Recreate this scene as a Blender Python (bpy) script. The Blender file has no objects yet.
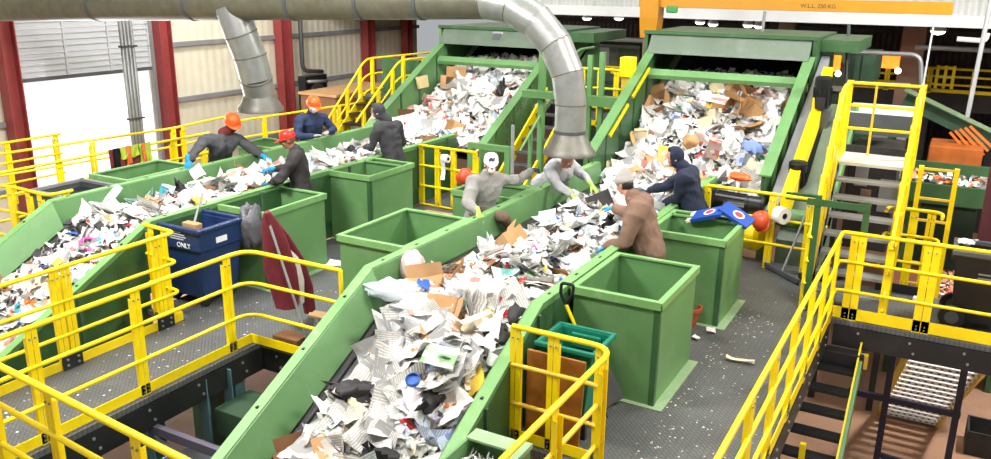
import bpy, bmesh, math, random
from mathutils import Vector, Matrix, Quaternion
random.seed(11)
SC = bpy.context.scene
COL = SC.collection
V = Vector
# ---------------------------------------------------------------- camera
F = 840.0; CX = 495.5; CY = 229.5; H = 3.85
def _n(v): return V(v).normalized()
_dn0 = _n((465-CX, 3031-CY, F)); _yd = _n((980-CX, -15-CY, F))
_dn = (_dn0 - _yd*_dn0.dot(_yd)).normalized()
_zc = -_dn; _xc = _yd.cross(_zc).normalized()
ROWS = Matrix((_xc, _yd, _zc))            # world axes in lens space (x right, y down, z ahead)
EYE = V((0, 0, H))
def ray(px, py): return ROWS @ V(((px-CX)/F, (py-CY)/F, 1.0))
def PZ(px, py, z=0.0):
    r = ray(px, py); return EYE + r*((z-H)/r.z)
def PY(px, py, y):
    r = ray(px, py); return EYE + r*(y/r.y)
def PX(px, py, x):
    r = ray(px, py); return EYE + r*(x/r.x)
cd = bpy.data.cameras.new('camera'); cam = bpy.data.objects.new('camera', cd); COL.objects.link(cam)
cd.sensor_width = 36; cd.lens = F/991*36; cd.clip_end = 200
m3 = Matrix((ROWS.col[0], -ROWS.col[1], -ROWS.col[2])).transposed()
cam.matrix_world = Matrix.Translation(EYE) @ m3.to_4x4()
SC.camera = cam
# ---------------------------------------------------------------- materials
def srgb(r, g, b):
    f = lambda c: (c/255/12.92) if c/255 <= .04045 else ((c/255+.055)/1.055)**2.4
    return (f(r), f(g), f(b), 1)
MATS = {}
def mat(name, col, rough=.5, metal=0, var=.12, scale=3.0, bump=0, bscale=60, spec=.5, emit=0, alpha=1, dirt=None, dirt_amt=.5, dscale=2.5):
    m = bpy.data.materials.new(name); m.use_nodes = True
    nt = m.node_tree; N = nt.nodes; L = nt.links
    b = N['Principled BSDF']; c = srgb(*col)
    b.inputs['Roughness'].default_value = rough; b.inputs['Metallic'].default_value = metal
    b.inputs['Specular IOR Level'].default_value = spec
    tc = N.new('ShaderNodeTexCoord')
    nz = N.new('ShaderNodeTexNoise'); nz.inputs['Scale'].default_value = scale; nz.inputs['Detail'].default_value = 6
    L.new(tc.outputs['Object'], nz.inputs['Vector'])
    rp = N.new('ShaderNodeValToRGB')
    rp.color_ramp.elements[0].position = .3; rp.color_ramp.elements[1].position = .7
    rp.color_ramp.elements[0].color = tuple(x*(1-var) for x in c[:3])+(1,)
    rp.color_ramp.elements[1].color = tuple(min(1, x*(1+var)) for x in c[:3])+(1,)
    L.new(nz.outputs['Fac'], rp.inputs['Fac'])
    out = rp.outputs['Color']
    if dirt:
        n2 = N.new('ShaderNodeTexNoise'); n2.inputs['Scale'].default_value = dscale; n2.inputs['Detail'].default_value = 10; n2.inputs['Roughness'].default_value = .75
        L.new(tc.outputs['Object'], n2.inputs['Vector'])
        r2 = N.new('ShaderNodeValToRGB'); r2.color_ramp.elements[0].position = .52; r2.color_ramp.elements[1].position = .72
        r2.color_ramp.elements[0].color = (0, 0, 0, 1); r2.color_ramp.elements[1].color = (dirt_amt,)*3+(1,)
        L.new(n2.outputs['Fac'], r2.inputs['Fac'])
        mx = N.new('ShaderNodeMix'); mx.data_type = 'RGBA'
        L.new(r2.outputs['Color'], mx.inputs['Factor']); L.new(out, mx.inputs['A']); mx.inputs['B'].default_value = srgb(*dirt)
        out = mx.outputs['Result']
    L.new(out, b.inputs['Base Color'])
    if bump:
        n3 = N.new('ShaderNodeTexNoise'); n3.inputs['Scale'].default_value = bscale; n3.inputs['Detail'].default_value = 4
        L.new(tc.outputs['Object'], n3.inputs['Vector'])
        bp = N.new('ShaderNodeBump'); bp.inputs['Strength'].default_value = bump; bp.inputs['Distance'].default_value = .02
        L.new(n3.outputs['Fac'], bp.inputs['Height']); L.new(bp.outputs['Normal'], b.inputs['Normal'])
    if emit:
        b.inputs['Emission Color'].default_value = c; b.inputs['Emission Strength'].default_value = emit
    if alpha < 1: b.inputs['Alpha'].default_value = alpha
    MATS[name] = m; return m
def wavebump(m, scale, axis, strength, dist=.03, profile='SIN'):
    nt = m.node_tree; N = nt.nodes; L = nt.links
    tc = N.new('ShaderNodeTexCoord'); w = N.new('ShaderNodeTexWave'); w.bands_direction = axis; w.wave_profile = profile
    w.inputs['Scale'].default_value = scale
    L.new(tc.outputs['Object'], w.inputs['Vector'])
    bp = N.new('ShaderNodeBump'); bp.inputs['Strength'].default_value = strength; bp.inputs['Distance'].default_value = dist
    L.new(w.outputs['Fac'], bp.inputs['Height']); L.new(bp.outputs['Normal'], N['Principled BSDF'].inputs['Normal'])
green = mat('machine_green_paint', (98, 142, 88), .42, var=.07, bump=.05, bscale=25, dirt=(134, 158, 122), dirt_amt=.42, dscale=2.2)
dgreen = mat('dark_green_paint', (54, 92, 54), .4, var=.1, dirt=(100, 125, 95), dirt_amt=.4)
bggreen = mat('weathered_green_paint', (58, 88, 64), .6, var=.2, dirt=(40, 55, 45))
lgreen = mat('pale_green_wear', (142, 170, 128), .45, var=.1, dirt=(200, 208, 195), dirt_amt=.5, dscale=5)
ggreen = mat('grey_green_plate', (90, 106, 90), .5, var=.1, dirt=(128, 134, 124), dirt_amt=.5)
yellow = mat('safety_yellow_paint', (255, 222, 8), .35, var=.05, bump=.03, bscale=20, dirt=(200, 160, 20), dirt_amt=.35, dscale=8)
wornyellow = mat('worn_yellow_paint', (226, 186, 50), .45, var=.1, dirt=(205, 180, 110), dirt_amt=.6, dscale=9)
orangebeam = mat('crane_yellow_paint', (196, 134, 12), .4, var=.06)
black = mat('black_steel', (30, 31, 33), .5, var=.2, dirt=(60, 58, 55), dirt_amt=.3)
blackplastic = mat('black_plastic', (20, 22, 26), .4, var=.15)
rubber = mat('conveyor_rubber', (62, 62, 60), .7, var=.2, dirt=(120, 116, 108), dirt_amt=.6, dscale=4)
darkrubber = mat('dark_rubber', (26, 27, 29), .55, var=.15)
galv = mat('galvanised_sheet', (160, 162, 160), .38, metal=.6, var=.14, scale=6, bump=.08, bscale=30, dirt=(120, 112, 92), dirt_amt=.55, dscale=3)
galvdull = mat('dusty_galvanised_sheet', (112, 110, 94), .5, metal=.45, var=.16, scale=5, bump=.06, bscale=25, dirt=(96, 86, 52), dirt_amt=.7, dscale=2)
hoodm = mat('stained_hood_metal', (116, 114, 106), .5, metal=.5, var=.2, scale=5, dirt=(70, 62, 50), dirt_amt=.6, dscale=6)
steel = mat('grey_steel', (150, 152, 152), .45, metal=.4, var=.1)
greypaint = mat('grey_paint', (140, 142, 146), .5, var=.1)
dgreysteel = mat('dark_grey_steel', (84, 88, 92), .5, metal=.2, var=.12)
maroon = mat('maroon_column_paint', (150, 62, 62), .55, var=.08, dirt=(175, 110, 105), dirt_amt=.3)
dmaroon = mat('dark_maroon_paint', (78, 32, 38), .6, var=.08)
bluesteel = mat('blue_grey_steel', (92, 128, 138), .55, var=.15, dirt=(60, 80, 90))
lgr2 = mat('scoop_grey', (84, 86, 90), .5)
lplate = mat('light_plate', (196, 196, 190), .55, var=.06)
white = mat('white_paint', (236, 238, 238), .5, var=.03)
concrete = mat('brown_concrete', (176, 136, 108), .8, var=.12, scale=.6, dirt=(120, 88, 70), dirt_amt=.6, dscale=.9)
cladding = mat('cream_cladding', (232, 228, 206), .6, var=.04, dirt=(190, 180, 150), dirt_amt=.35, dscale=1)
wavebump(cladding, 1.1, 'Y', .35, .03)
whiteclad = mat('white_cladding', (226, 230, 234), .6, var=.04); wavebump(whiteclad, 1.1, 'Y', .9, .05)
roofclad = mat('white_roof_sheet', (214, 216, 214), .6, var=.04); wavebump(roofclad, 1.2, 'X', .9, .06)
doorwhite = mat('roller_door_white', (186, 190, 194), .5, var=.04)
darkwall = mat('dark_brown_wall', (62, 52, 48), .9, var=.3, scale=2); wavebump(darkwall, 1.4, 'X', .8, .05)
darkiron = mat('dark_iron', (48, 44, 42), .8, var=.3)
tan = mat('tan_column_paint', (122, 98, 80), .7, var=.1)
wood = mat('raw_wood', (170, 135, 95), .75, var=.2, scale=8)
plywood = mat('brown_plywood', (150, 96, 30), .6, var=.25, scale=7)
teal = mat('teal_plastic', (18, 116, 92), .35, var=.1)
navyplastic = mat('navy_plastic', (26, 48, 92), .4, var=.12, dirt=(60, 76, 110), dirt_amt=.3)
orangeplastic = mat('orange_plastic', (240, 96, 34), .3, var=.04)
redplastic = mat('red_plastic', (226, 44, 30), .35, var=.04)
hatorange = mat('worn_orange_plastic', (206, 78, 40), .35, var=.1)
terracotta = mat('terracotta', (178, 92, 58), .6, var=.1)
paper_white = mat('paper_white', (238, 238, 234), .8, var=.03)
bagwhite = mat('bag_white', (232, 236, 240), .3, var=.05, bump=.5, bscale=25)
clearbag = mat('clear_plastic', (214, 224, 232), .2, var=.06, bump=.6, bscale=22, alpha=.72)
pale = mat('newsprint_grey', (196, 196, 190), .85, var=.06)
cream = mat('paper_cream', (232, 220, 188), .8, var=.06)
kraft = mat('cardboard_kraft', (186, 144, 98), .8, var=.12, scale=5)
dkraft = mat('cardboard_dark', (128, 88, 58), .85, var=.15)
cblack = mat('litter_black', (32, 30, 32), .6, var=.2)
cgrey = mat('litter_grey', (112, 112, 112), .8, var=.2)
cred = mat('litter_red', (200, 52, 44), .5, var=.1)
cblue = mat('litter_blue', (44, 96, 178), .5, var=.1)
cgreen = mat('litter_green', (64, 142, 72), .5, var=.1)
cyellow = mat('litter_yellow', (236, 200, 70), .5, var=.1)
cpink = mat('litter_pink', (214, 70, 150), .5, var=.1)
corange = mat('litter_orange', (228, 120, 46), .5, var=.1)
cteal = mat('litter_teal', (60, 160, 170), .5, var=.1)
lilac = mat('litter_lilac', (196, 186, 214), .6, var=.1)
rimgreen = mat('rim_green_paint', (118, 166, 100), .4, var=.07, dirt=(170, 196, 156), dirt_amt=.5, dscale=6)
lampglow = mat('lamp_glow', (255, 246, 226), .5, emit=9)
orangeglow = mat('beacon_glow', (255, 120, 30), .5, emit=2.0)
# diamond plate deck
deck = mat('deck_plate', (100, 102, 102), .5, metal=.15, var=.14, scale=1.5, dirt=(150, 146, 136), dirt_amt=.4, dscale=3.5)
def _deck():
    nt = deck.node_tree; N = nt.nodes; L = nt.links
    tc = N.new('ShaderNodeTexCoord'); mp = N.new('ShaderNodeMapping'); mp.inputs['Rotation'].default_value = (0, 0, math.radians(45))
    ck = N.new('ShaderNodeTexBrick'); ck.inputs['Scale'].default_value = 7; ck.offset = .5
    ck.inputs['Mortar Size'].default_value = .035; ck.inputs['Brick Width'].default_value = .5; ck.inputs['Row Height'].default_value = .25
    ck.inputs['Color1'].default_value = (1, 1, 1, 1); ck.inputs['Color2'].default_value = (.9, .9, .9, 1); ck.inputs['Mortar'].default_value = (0, 0, 0, 1)
    L.new(tc.outputs['Object'], mp.inputs['Vector']); L.new(mp.outputs['Vector'], ck.inputs['Vector'])
    pb = N['Principled BSDF']; src = pb.inputs['Base Color'].links[0].from_socket; mx = N.new('ShaderNodeMix'); mx.data_type = 'RGBA'; mx.blend_type = 'MULTIPLY'; mx.inputs['Factor'].default_value = .35
    L.new(src, mx.inputs['A']); L.new(ck.outputs['Color'], mx.inputs['B']); L.new(mx.outputs['Result'], pb.inputs['Base Color'])
    bp = N.new('ShaderNodeBump'); bp.inputs['Strength'].default_value = 1; bp.inputs['Distance'].default_value = .03
    L.new(ck.outputs['Color'], bp.inputs['Height']); L.new(bp.outputs['Normal'], N['Principled BSDF'].inputs['Normal'])
_deck()
def printed(name, base, ink, scale=7, inkfac=.75, colr=None):
    """Printed paper: columns of text lines and picture blocks over the sheet's UVs."""
    m = mat(name, base, .8, var=.03); nt = m.node_tree; N = nt.nodes; L = nt.links; b = N['Principled BSDF']
    src = b.inputs['Base Color'].links[0].from_socket
    uv = N.new('ShaderNodeUVMap')
    br = N.new('ShaderNodeTexBrick'); br.inputs['Scale'].default_value = scale; br.inputs['Mortar Size'].default_value = .055
    br.inputs['Brick Width'].default_value = 1.3; br.inputs['Row Height'].default_value = .16; br.offset = .5
    L.new(uv.outputs['UV'], br.inputs['Vector'])
    n1 = N.new('ShaderNodeTexVoronoi'); n1.distance = 'CHEBYCHEV'; n1.inputs['Scale'].default_value = 2.6
    L.new(uv.outputs['UV'], n1.inputs['Vector'])
    sep = N.new('ShaderNodeSeparateColor'); L.new(n1.outputs['Color'], sep.inputs['Color'])
    gt = N.new('ShaderNodeMath'); gt.operation = 'GREATER_THAN'; gt.inputs[1].default_value = .72; L.new(sep.outputs[0], gt.inputs[0])
    lt = N.new('ShaderNodeMath'); lt.operation = 'LESS_THAN'; lt.inputs[1].default_value = .5; L.new(sep.outputs[0], lt.inputs[0])
    ln = N.new('ShaderNodeMath'); ln.operation = 'MULTIPLY'; L.new(br.outputs['Fac'], ln.inputs[0]); L.new(lt.outputs[0], ln.inputs[1])
    l2 = N.new('ShaderNodeMath'); l2.operation = 'MULTIPLY'; l2.inputs[1].default_value = inkfac; L.new(ln.outputs[0], l2.inputs[0])
    m1 = N.new('ShaderNodeMix'); m1.data_type = 'RGBA'; L.new(l2.outputs[0], m1.inputs['Factor']); L.new(src, m1.inputs['A']); m1.inputs['B'].default_value = srgb(*ink)
    g2 = N.new('ShaderNodeMath'); g2.operation = 'MULTIPLY'; g2.inputs[1].default_value = .8; L.new(gt.outputs[0], g2.inputs[0])
    m2 = N.new('ShaderNodeMix'); m2.data_type = 'RGBA'; L.new(g2.outputs[0], m2.inputs['Factor']); L.new(m1.outputs['Result'], m2.inputs['A'])
    m2.inputs['B'].default_value = srgb(*(colr or ink)); L.new(m2.outputs['Result'], b.inputs['Base Color'])
    return m
newsprint = printed('newsprint', (236, 234, 228), (70, 70, 72), 3.2, .42, (120, 120, 122))
newscolor = printed('colour_newsprint', (240, 238, 232), (96, 96, 100), 3.2, .4, (196, 96, 74))
magblue = printed('magazine_blue', (222, 228, 236), (60, 90, 150), 3, .5, (44, 92, 170))
maggreen = printed('flyer_green', (232, 238, 226), (70, 130, 70), 3, .5, (96, 168, 70))
magteal = printed('flyer_teal', (226, 238, 236), (60, 140, 140), 3, .5, (70, 170, 160))
officep = printed('office_paper', (244, 244, 242), (140, 140, 146), 4, .35, (214, 214, 220))
magred = printed('magazine_red', (236, 224, 214), (150, 50, 40), 3, .5, (206, 50, 40))
# ---------------------------------------------------------------- object helpers
ORG = {}
def tag(o, label=None, cat=None, group=None, kind=None):
    if label: o['label'] = label
    if cat: o['category'] = cat
    if group: o['group'] = group
    if kind: o['kind'] = kind
    return o
def thing(name, label, cat, loc=(0, 0, 0), group=None):
    o = bpy.data.objects.new(name, None); COL.objects.link(o); o.location = loc; o.empty_display_size = .1
    ORG[o.name] = V(loc); return tag(o, label, cat, group)
class MB:
    def __init__(s): s.v = []; s.f = []; s.m = []; s.uv = []
    def add(s, vs, fs, mi=0, uvs=None):
        b = len(s.v); s.v += [V(v) for v in vs]
        for i, f in enumerate(fs):
            s.f.append([b+k for k in f]); s.m.append(mi); s.uv.append(uvs[i] if uvs else None)
        return s
    def box(s, lo, hi, mi=0):
        (a, b, c), (d, e, g) = lo, hi
        return s.hexa([(a,b,c),(d,b,c),(d,e,c),(a,e,c),(a,b,g),(d,b,g),(d,e,g),(a,e,g)], mi)
    def hexa(s, p, mi=0):
        return s.add(p, [(0,3,2,1),(4,5,6,7),(0,1,5,4),(1,2,6,5),(2,3,7,6),(3,0,4,7)], mi)
    def beam(s, p0, p1, w, h, mi=0, up=(0,0,1), off=(0,0)):
        """box bar from p0 to p1; w sideways, h along up"""
        p0, p1 = V(p0), V(p1); d = (p1-p0).normalized(); u = V(up)
        sd = d.cross(u)
        if sd.length < 1e-4: u = V((0,1,0)); sd = d.cross(u)
        sd.normalize(); u = sd.cross(d).normalized()
        o = sd*off[0] + u*off[1]
        q = [p + sd*a*w/2 + u*b*h/2 + o for p in (p0, p1) for a, b in ((-1,-1),(1,-1),(1,1),(-1,1))]
        return s.add(q, [(0,1,2,3),(7,6,5,4),(0,4,5,1),(1,5,6,2),(2,6,7,3),(3,7,4,0)], mi)
    def tube(s, pts, r, n=10, mi=0, cap=True, closed=False):
        pts = [V(p) for p in pts]; rings = []
        rr = r if isinstance(r, (list, tuple)) else [r]*len(pts)
        prev = None
        for i, p in enumerate(pts):
            a = pts[i-1] if i else p; c = pts[i+1] if i+1 < len(pts) else p
            t = (c-a).normalized()
            if prev is None:
                u = t.cross(V((0,0,1)))
                if u.length < 1e-3: u = V((1,0,0))
                u.normalize()
            else: u = (prev - t*prev.dot(t)).normalized()
            prev = u; w = t.cross(u)
            rings.append([p + (u*math.cos(2*math.pi*k/n) + w*math.sin(2*math.pi*k/n))*rr[i] for k in range(n)])
        vs = [v for rg in rings for v in rg]; fs = []
        for i in range(len(rings)-1):
            for k in range(n): fs.append((i*n+k, i*n+(k+1)%n, (i+1)*n+(k+1)%n, (i+1)*n+k))
        if cap: fs.append(tuple(range(n))[::-1]); fs.append(tuple(range((len(rings)-1)*n, len(rings)*n)))
        return s.add(vs, fs, mi)
    def lathe(s, prof, base=(0,0,0), axis=(0,0,1), n=20, mi=0, cap=True):
        """prof: (radius, height) pairs along axis"""
        base = V(base); ax = V(axis).normalized(); u = ax.cross(V((0,1,0)))
        if u.length < 1e-3: u = ax.cross(V((1,0,0)))
        u.normalize(); w = ax.cross(u)
        vs = [base + ax*h + (u*math.cos(2*math.pi*k/n)+w*math.sin(2*math.pi*k/n))*r for r, h in prof for k in range(n)]
        fs = [(i*n+k, i*n+(k+1)%n, (i+1)*n+(k+1)%n, (i+1)*n+k) for i in range(len(prof)-1) for k in range(n)]
        if cap: fs.append(tuple(range(n))[::-1]); fs.append(tuple(range((len(prof)-1)*n, len(prof)*n)))
        return s.add(vs, fs, mi)
    def loft(s, secs, mi=0, cap=True):
        n = len(secs[0]); vs = [p for q in secs for p in q]
        fs = [(i*n+k, i*n+(k+1)%n, (i+1)*n+(k+1)%n, (i+1)*n+k) for i in range(len(secs)-1) for k in range(n)]
        if cap: fs.append(tuple(range(n))[::-1]); fs.append(tuple(range((len(secs)-1)*n, len(secs)*n)))
        return s.add(vs, fs, mi)
    def sphere(s, c, r, n=12, mi=0, basis=None):
        c = V(c); r = r if isinstance(r, (tuple, list)) else (r, r, r); m = n//2+1
        bx, by, bz = basis or (V((1,0,0)), V((0,1,0)), V((0,0,1)))
        vs = []; fs = []
        for i in range(1, m):
            th = math.pi*i/m
            for k in range(n):
                ph = 2*math.pi*k/n
                vs.append(c + bx*r[0]*math.sin(th)*math.cos(ph) + by*r[1]*math.sin(th)*math.sin(ph) + bz*r[2]*math.cos(th))
        t = len(vs); vs.append(c+bz*r[2]); vs.append(c-bz*r[2])
        for i in range(m-2):
            for k in range(n): fs.append((i*n+k, (i+1)*n+k, (i+1)*n+(k+1)%n, i*n+(k+1)%n))
        for k in range(n):
            fs.append((t, k, (k+1)%n)); fs.append((t+1, (m-2)*n+(k+1)%n, (m-2)*n+k))
        return s.add(vs, fs, mi)
    def build(s, name, mats, parent=None, loc=None, smooth=False, bevel=0, kind=None, fixn=True):
        me = bpy.data.meshes.new(name)
        o = bpy.data.objects.new(name, me); COL.objects.link(o)
        if parent is not None:
            org = ORG[parent.name]; o.parent = parent
        else:
            org = V(loc) if loc is not None else V((0,0,0)); o.location = org
        ORG[o.name] = org.copy()
        me.from_pydata([v-org for v in s.v], [], s.f)
        for mm in (mats if isinstance(mats, (list, tuple)) else [mats]): me.materials.append(mm)
        for i, p in enumerate(me.polygons): p.material_index = s.m[i]; p.use_smooth = bool(smooth)
        if any(u for u in s.uv):
            ul = me.uv_layers.new(name='UVMap')
            for i, p in enumerate(me.polygons):
                if s.uv[i]:
                    for k, li in enumerate(p.loop_indices): ul.data[li].uv = s.uv[i][k]
        if fixn:
            bm = bmesh.new(); bm.from_mesh(me); bmesh.ops.recalc_face_normals(bm, faces=bm.faces); bm.to_mesh(me); bm.free()
        if smooth == 'auto':
            for p in me.polygons: p.use_smooth = True
            me.set_sharp_from_angle(angle=math.radians(40))
        if bevel:
            b = o.modifiers.new('bevel', 'BEVEL'); b.width = bevel; b.segments = 2; b.limit_method = 'ANGLE'
        if kind: o['kind'] = kind
        return o
def fillet(pts, r, seg=6):
    pts = [V(p) for p in pts]; out = [pts[0]]
    for i in range(1, len(pts)-1):
        a, b, c = pts[i-1], pts[i], pts[i+1]
        d1 = (a-b); d2 = (c-b); q = min(r, d1.length*.45, d2.length*.45)
        s0 = b + d1.normalized()*q; s1 = b + d2.normalized()*q
        for k in range(seg+1):
            t = k/seg; out.append(s0*(1-t)**2 + b*2*t*(1-t) + s1*t*t)
    out.append(pts[-1]); return out
def copy_tree(o, loc=None, rot=None, label=None, cat=None, group=None):
    c = o.copy(); COL.objects.link(c)
    if loc is not None: c.location = loc
    if rot is not None: c.rotation_euler = rot
    tag(c, label, cat, group)
    for ch in o.children:
        d = ch.copy(); COL.objects.link(d); d.parent = c
        for g in ch.children:
            e = g.copy(); COL.objects.link(e); e.parent = d
    return c
def text_mesh(name, txt, size, mtx, material, parent=None, depth=.002):
    cu = bpy.data.curves.new(name, 'FONT'); cu.body = txt; cu.size = size; cu.extrude = depth; cu.align_x = 'LEFT'
    t = bpy.data.objects.new('tmp_text', cu); COL.objects.link(t)
    dg = bpy.context.evaluated_depsgraph_get()
    me = bpy.data.meshes.new_from_object(t.evaluated_get(dg)); bpy.data.objects.remove(t)
    me.name = name; me.transform(mtx)
    o = bpy.data.objects.new(name, me); COL.objects.link(o); me.materials.clear(); me.materials.append(material)
    if parent is not None:
        me.transform(Matrix.Translation(-ORG[parent.name])); o.parent = parent; ORG[o.name] = ORG[parent.name].copy()
    return o
def axes(o, x, y):
    x = V(x).normalized(); y = V(y).normalized(); z = x.cross(y)
    m = Matrix((x, y, z)).transposed().to_4x4(); return Matrix.Translation(V(o)) @ m
# ================================================================ SETTING
GZ = -3.2                                   # ground floor
mb = MB(); mb.box((-24, -2, GZ-.1), (12, 40, GZ)); mb.build('floor', concrete, kind='structure')
WX = -19.0
# left wall with the roller door opening (y 12.15 .. 16.0)
mb = MB()
mb.box((WX-.15, 2, GZ), (WX, 11.65, 7)); mb.box((WX-.15, 15.45, GZ), (WX, 28, 7)); mb.box((WX-.15, 11.65, 4.2), (WX, 15.45, 7))
wl = mb.build('wall_left', cladding, kind='structure')
mb = MB()
for z in (2.05, .55, -1.0):
    mb.beam((WX+.07, 15.6, z), (WX+.07, 28, z), .1, .12); mb.beam((WX+.07, 2, z), (WX+.07, 11.7, z), .1, .12)
mb.build('trim_1', greypaint, kind='structure')
# far wall, upper roof sheet wall and the roof over the far bay
mb = MB(); mb.box((-19, 38, GZ), (12, 38.2, 8)); mb.build('wall_back', darkwall, kind='structure')
mb = MB(); mb.box((11.8, 18, GZ), (12, 38, 8)); mb.build('wall_right', darkwall, kind='structure')
YU = 22.0
zb = 2.93
mb = MB(); mb.box((-19, YU, zb+.25), (12, YU+.1, 8)); mb.build('wall_upper', roofclad, kind='structure')
mb = MB(); mb.box((-19, YU-.12, zb), (12, YU+.18, zb+.26)); mb.build('trim_2', white, kind='structure')
mb = MB(); mb.box((-19, YU+.1, 5.2), (12, 38, 5.3)); mb.build('ceiling', darkiron, kind='structure')
mb = MB(); mb.box((-19, -2.5, 7.6), (12, YU, 7.75)); mb.build('ceiling', whiteclad, kind='structure')
# outside ground and neighbour building seen through the roller door
mb = MB(); mb.box((-70, -10, GZ-.25), (WX-.15, 60, GZ-.1)); mb.build('yard_ground', mat('pale_yard', (226, 222, 218), .9, var=.03), kind='structure')
mb = MB(); mb.box((-52, 24, GZ-.1), (-46, 46, 3.2)); mb.build('warehouse', mat('pale_render', (216, 206, 210), .8, var=.03), loc=(-49, 35, GZ))
tag(bpy.data.objects['warehouse'], 'pale low warehouse outside beyond the open roller door', 'building')
# maroon wall columns
def hcolumn(name, x, y, w, d, z0, z1, m, label, group=None, cat='column'):
    mb = MB(); mb.box((x-d/2, y-w/2, z0), (x+d/2, y-w/2+.03, z1)); mb.box((x-d/2, y+w/2-.03, z0), (x+d/2, y+w/2, z1)); mb.box((x-.012, y-w/2+.03, z0), (x+.012, y+w/2-.03, z1))
    o = mb.build(name, m, loc=(x, y, z0)); return tag(o, label, cat, group)
for (yy, lab, w) in ((11.4, 'maroon steel column at the left edge, left of the roller door', .42), (15.66, 'maroon steel column just right of the roller door', .46),
                     (20.24, 'maroon steel column behind the worker in navy and orange hard hat', .55), (24.55, 'maroon steel column above the yellow stair rails', .5), (26.95, 'maroon steel column beside the far green hopper hood', .4)):
    hcolumn('steel_column', WX+.25, yy, w*.85, .32, GZ, 7, maroon, lab)
# roller door, partly raised
dr = thing('roller_door', 'white sectional roller door pulled halfway up in the left wall', 'door', (WX+.05, 14, 1.9))
for k in range(6):
    z0 = 1.52 + k*.56
    mb = MB(); mb.box((WX+.02, 11.7, z0), (WX+.07, 15.35, z0+.545))
    for q in range(4):
        yy = 11.7 + .02 + q*1.2; mb.box((WX+.07, yy, z0), (WX+.1, yy+.06, z0+.545))
    for q in range(4): mb.box((WX+.07, 11.7, z0+q*.14), (WX+.09, 15.35, z0+q*.14+.03))
    mb.build('door_panel', doorwhite, dr)
for yy in (11.62, 15.4):
    mb = MB(); mb.box((WX+.02, yy-.04, GZ), (WX+.14, yy+.06, 5)); mb.build('door_track', steel, dr)
mb = MB(); mb.box((WX+.0, 11.7, 1.44), (WX+.1, 15.35, 1.53)); mb.build('bottom_seal', dgreysteel, dr)
# light bar on door jamb column & galvanised strut bundle crossing the door
st = thing('conduit_bundle', 'pale grey bundle of vertical conduits standing in front of the roller door', 'conduit', (-15.2, 11.0, GZ))
a0 = PX(119, 18, -15.5); a1 = PX(137, 133, -15.5)
for k in range(4):
    d = V((0, k*.085, 0)); mb = MB(); mb.tube([a0+d+V((0,0,1.0)), V((a0.x, a0.y, a1.z-.1))+d, V((a0.x, a0.y, a1.z-.6))+d], .04, 8); mb.build('conduit', steel, st, smooth=True)
for z in (a0.z-.6, a1.z+.3):
    mb = MB(); mb.box((a0.x-.05, a0.y-.06, z), (a0.x+.06, a0.y+.33, z+.04)); mb.build('clamp', dgreysteel, st)
dp = MB(); b0 = PX(300, 20, WX+.3)
dp.tube(fillet([(b0.x, b0.y, 5), (b0.x, b0.y, .95), (b0.x+.05, b0.y+.9, .85)], .25), .07, 10)
tag(dp.build('drain_pipe', dgreysteel, loc=b0, smooth=True), 'dark vertical pipe with an elbow at the bottom on the cream wall', 'pipe')
# fan box and brown carton on the wall side platform
fx = PX(318, 90, -17.2)
t = thing('wall_fan_unit', 'black square fan box with pipes by the cream wall', 'fan', (fx.x, fx.y, fx.z-.5))
mb = MB(); mb.box((fx.x-.3, fx.y-.55, fx.z-.6), (fx.x, fx.y+.45, fx.z+.45)); mb.build('housing', blackplastic, t, bevel=.02)
mb = MB(); mb.lathe([(.3, 0), (.3, .06), (.24, .06), (.24, .02)], (fx.x, fx.y-.05, fx.z-.08), (1, 0, 0)); mb.build('ring', dgreysteel, t, smooth='auto')
mb = MB(); mb.tube([(fx.x+.05, fx.y-.5, fx.z+.3), (fx.x+.12, fx.y+.3, fx.z+.25)], .05); mb.build('pipe', steel, t, smooth=True)
cx = PX(352, 105, -15.5)
t = thing('baled_cardboard', 'large brown cardboard bale behind the yellow stair rails', 'bale', (cx.x, cx.y, cx.z-.6))
mb = MB(); mb.box((cx.x-.8, cx.y-1.3, cx.z-.5), (cx.x+.5, cx.y+1.6, cx.z+.4)); mb.build('bale_body', dkraft, t, bevel=.05)
mb = MB(); mb.box((cx.x-.82, cx.y-1.35, cx.z+.4), (cx.x+.55, cx.y+1.65, cx.z+.47)); mb.build('top_sheet', kraft, t)
for dy in (-.7, .2, 1.0):
    mb = MB(); mb.box((cx.x+.5, cx.y+dy, cx.z-.5), (cx.x+.515, cx.y+dy+.03, cx.z+.4)); mb.build('strap', steel, t)
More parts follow.
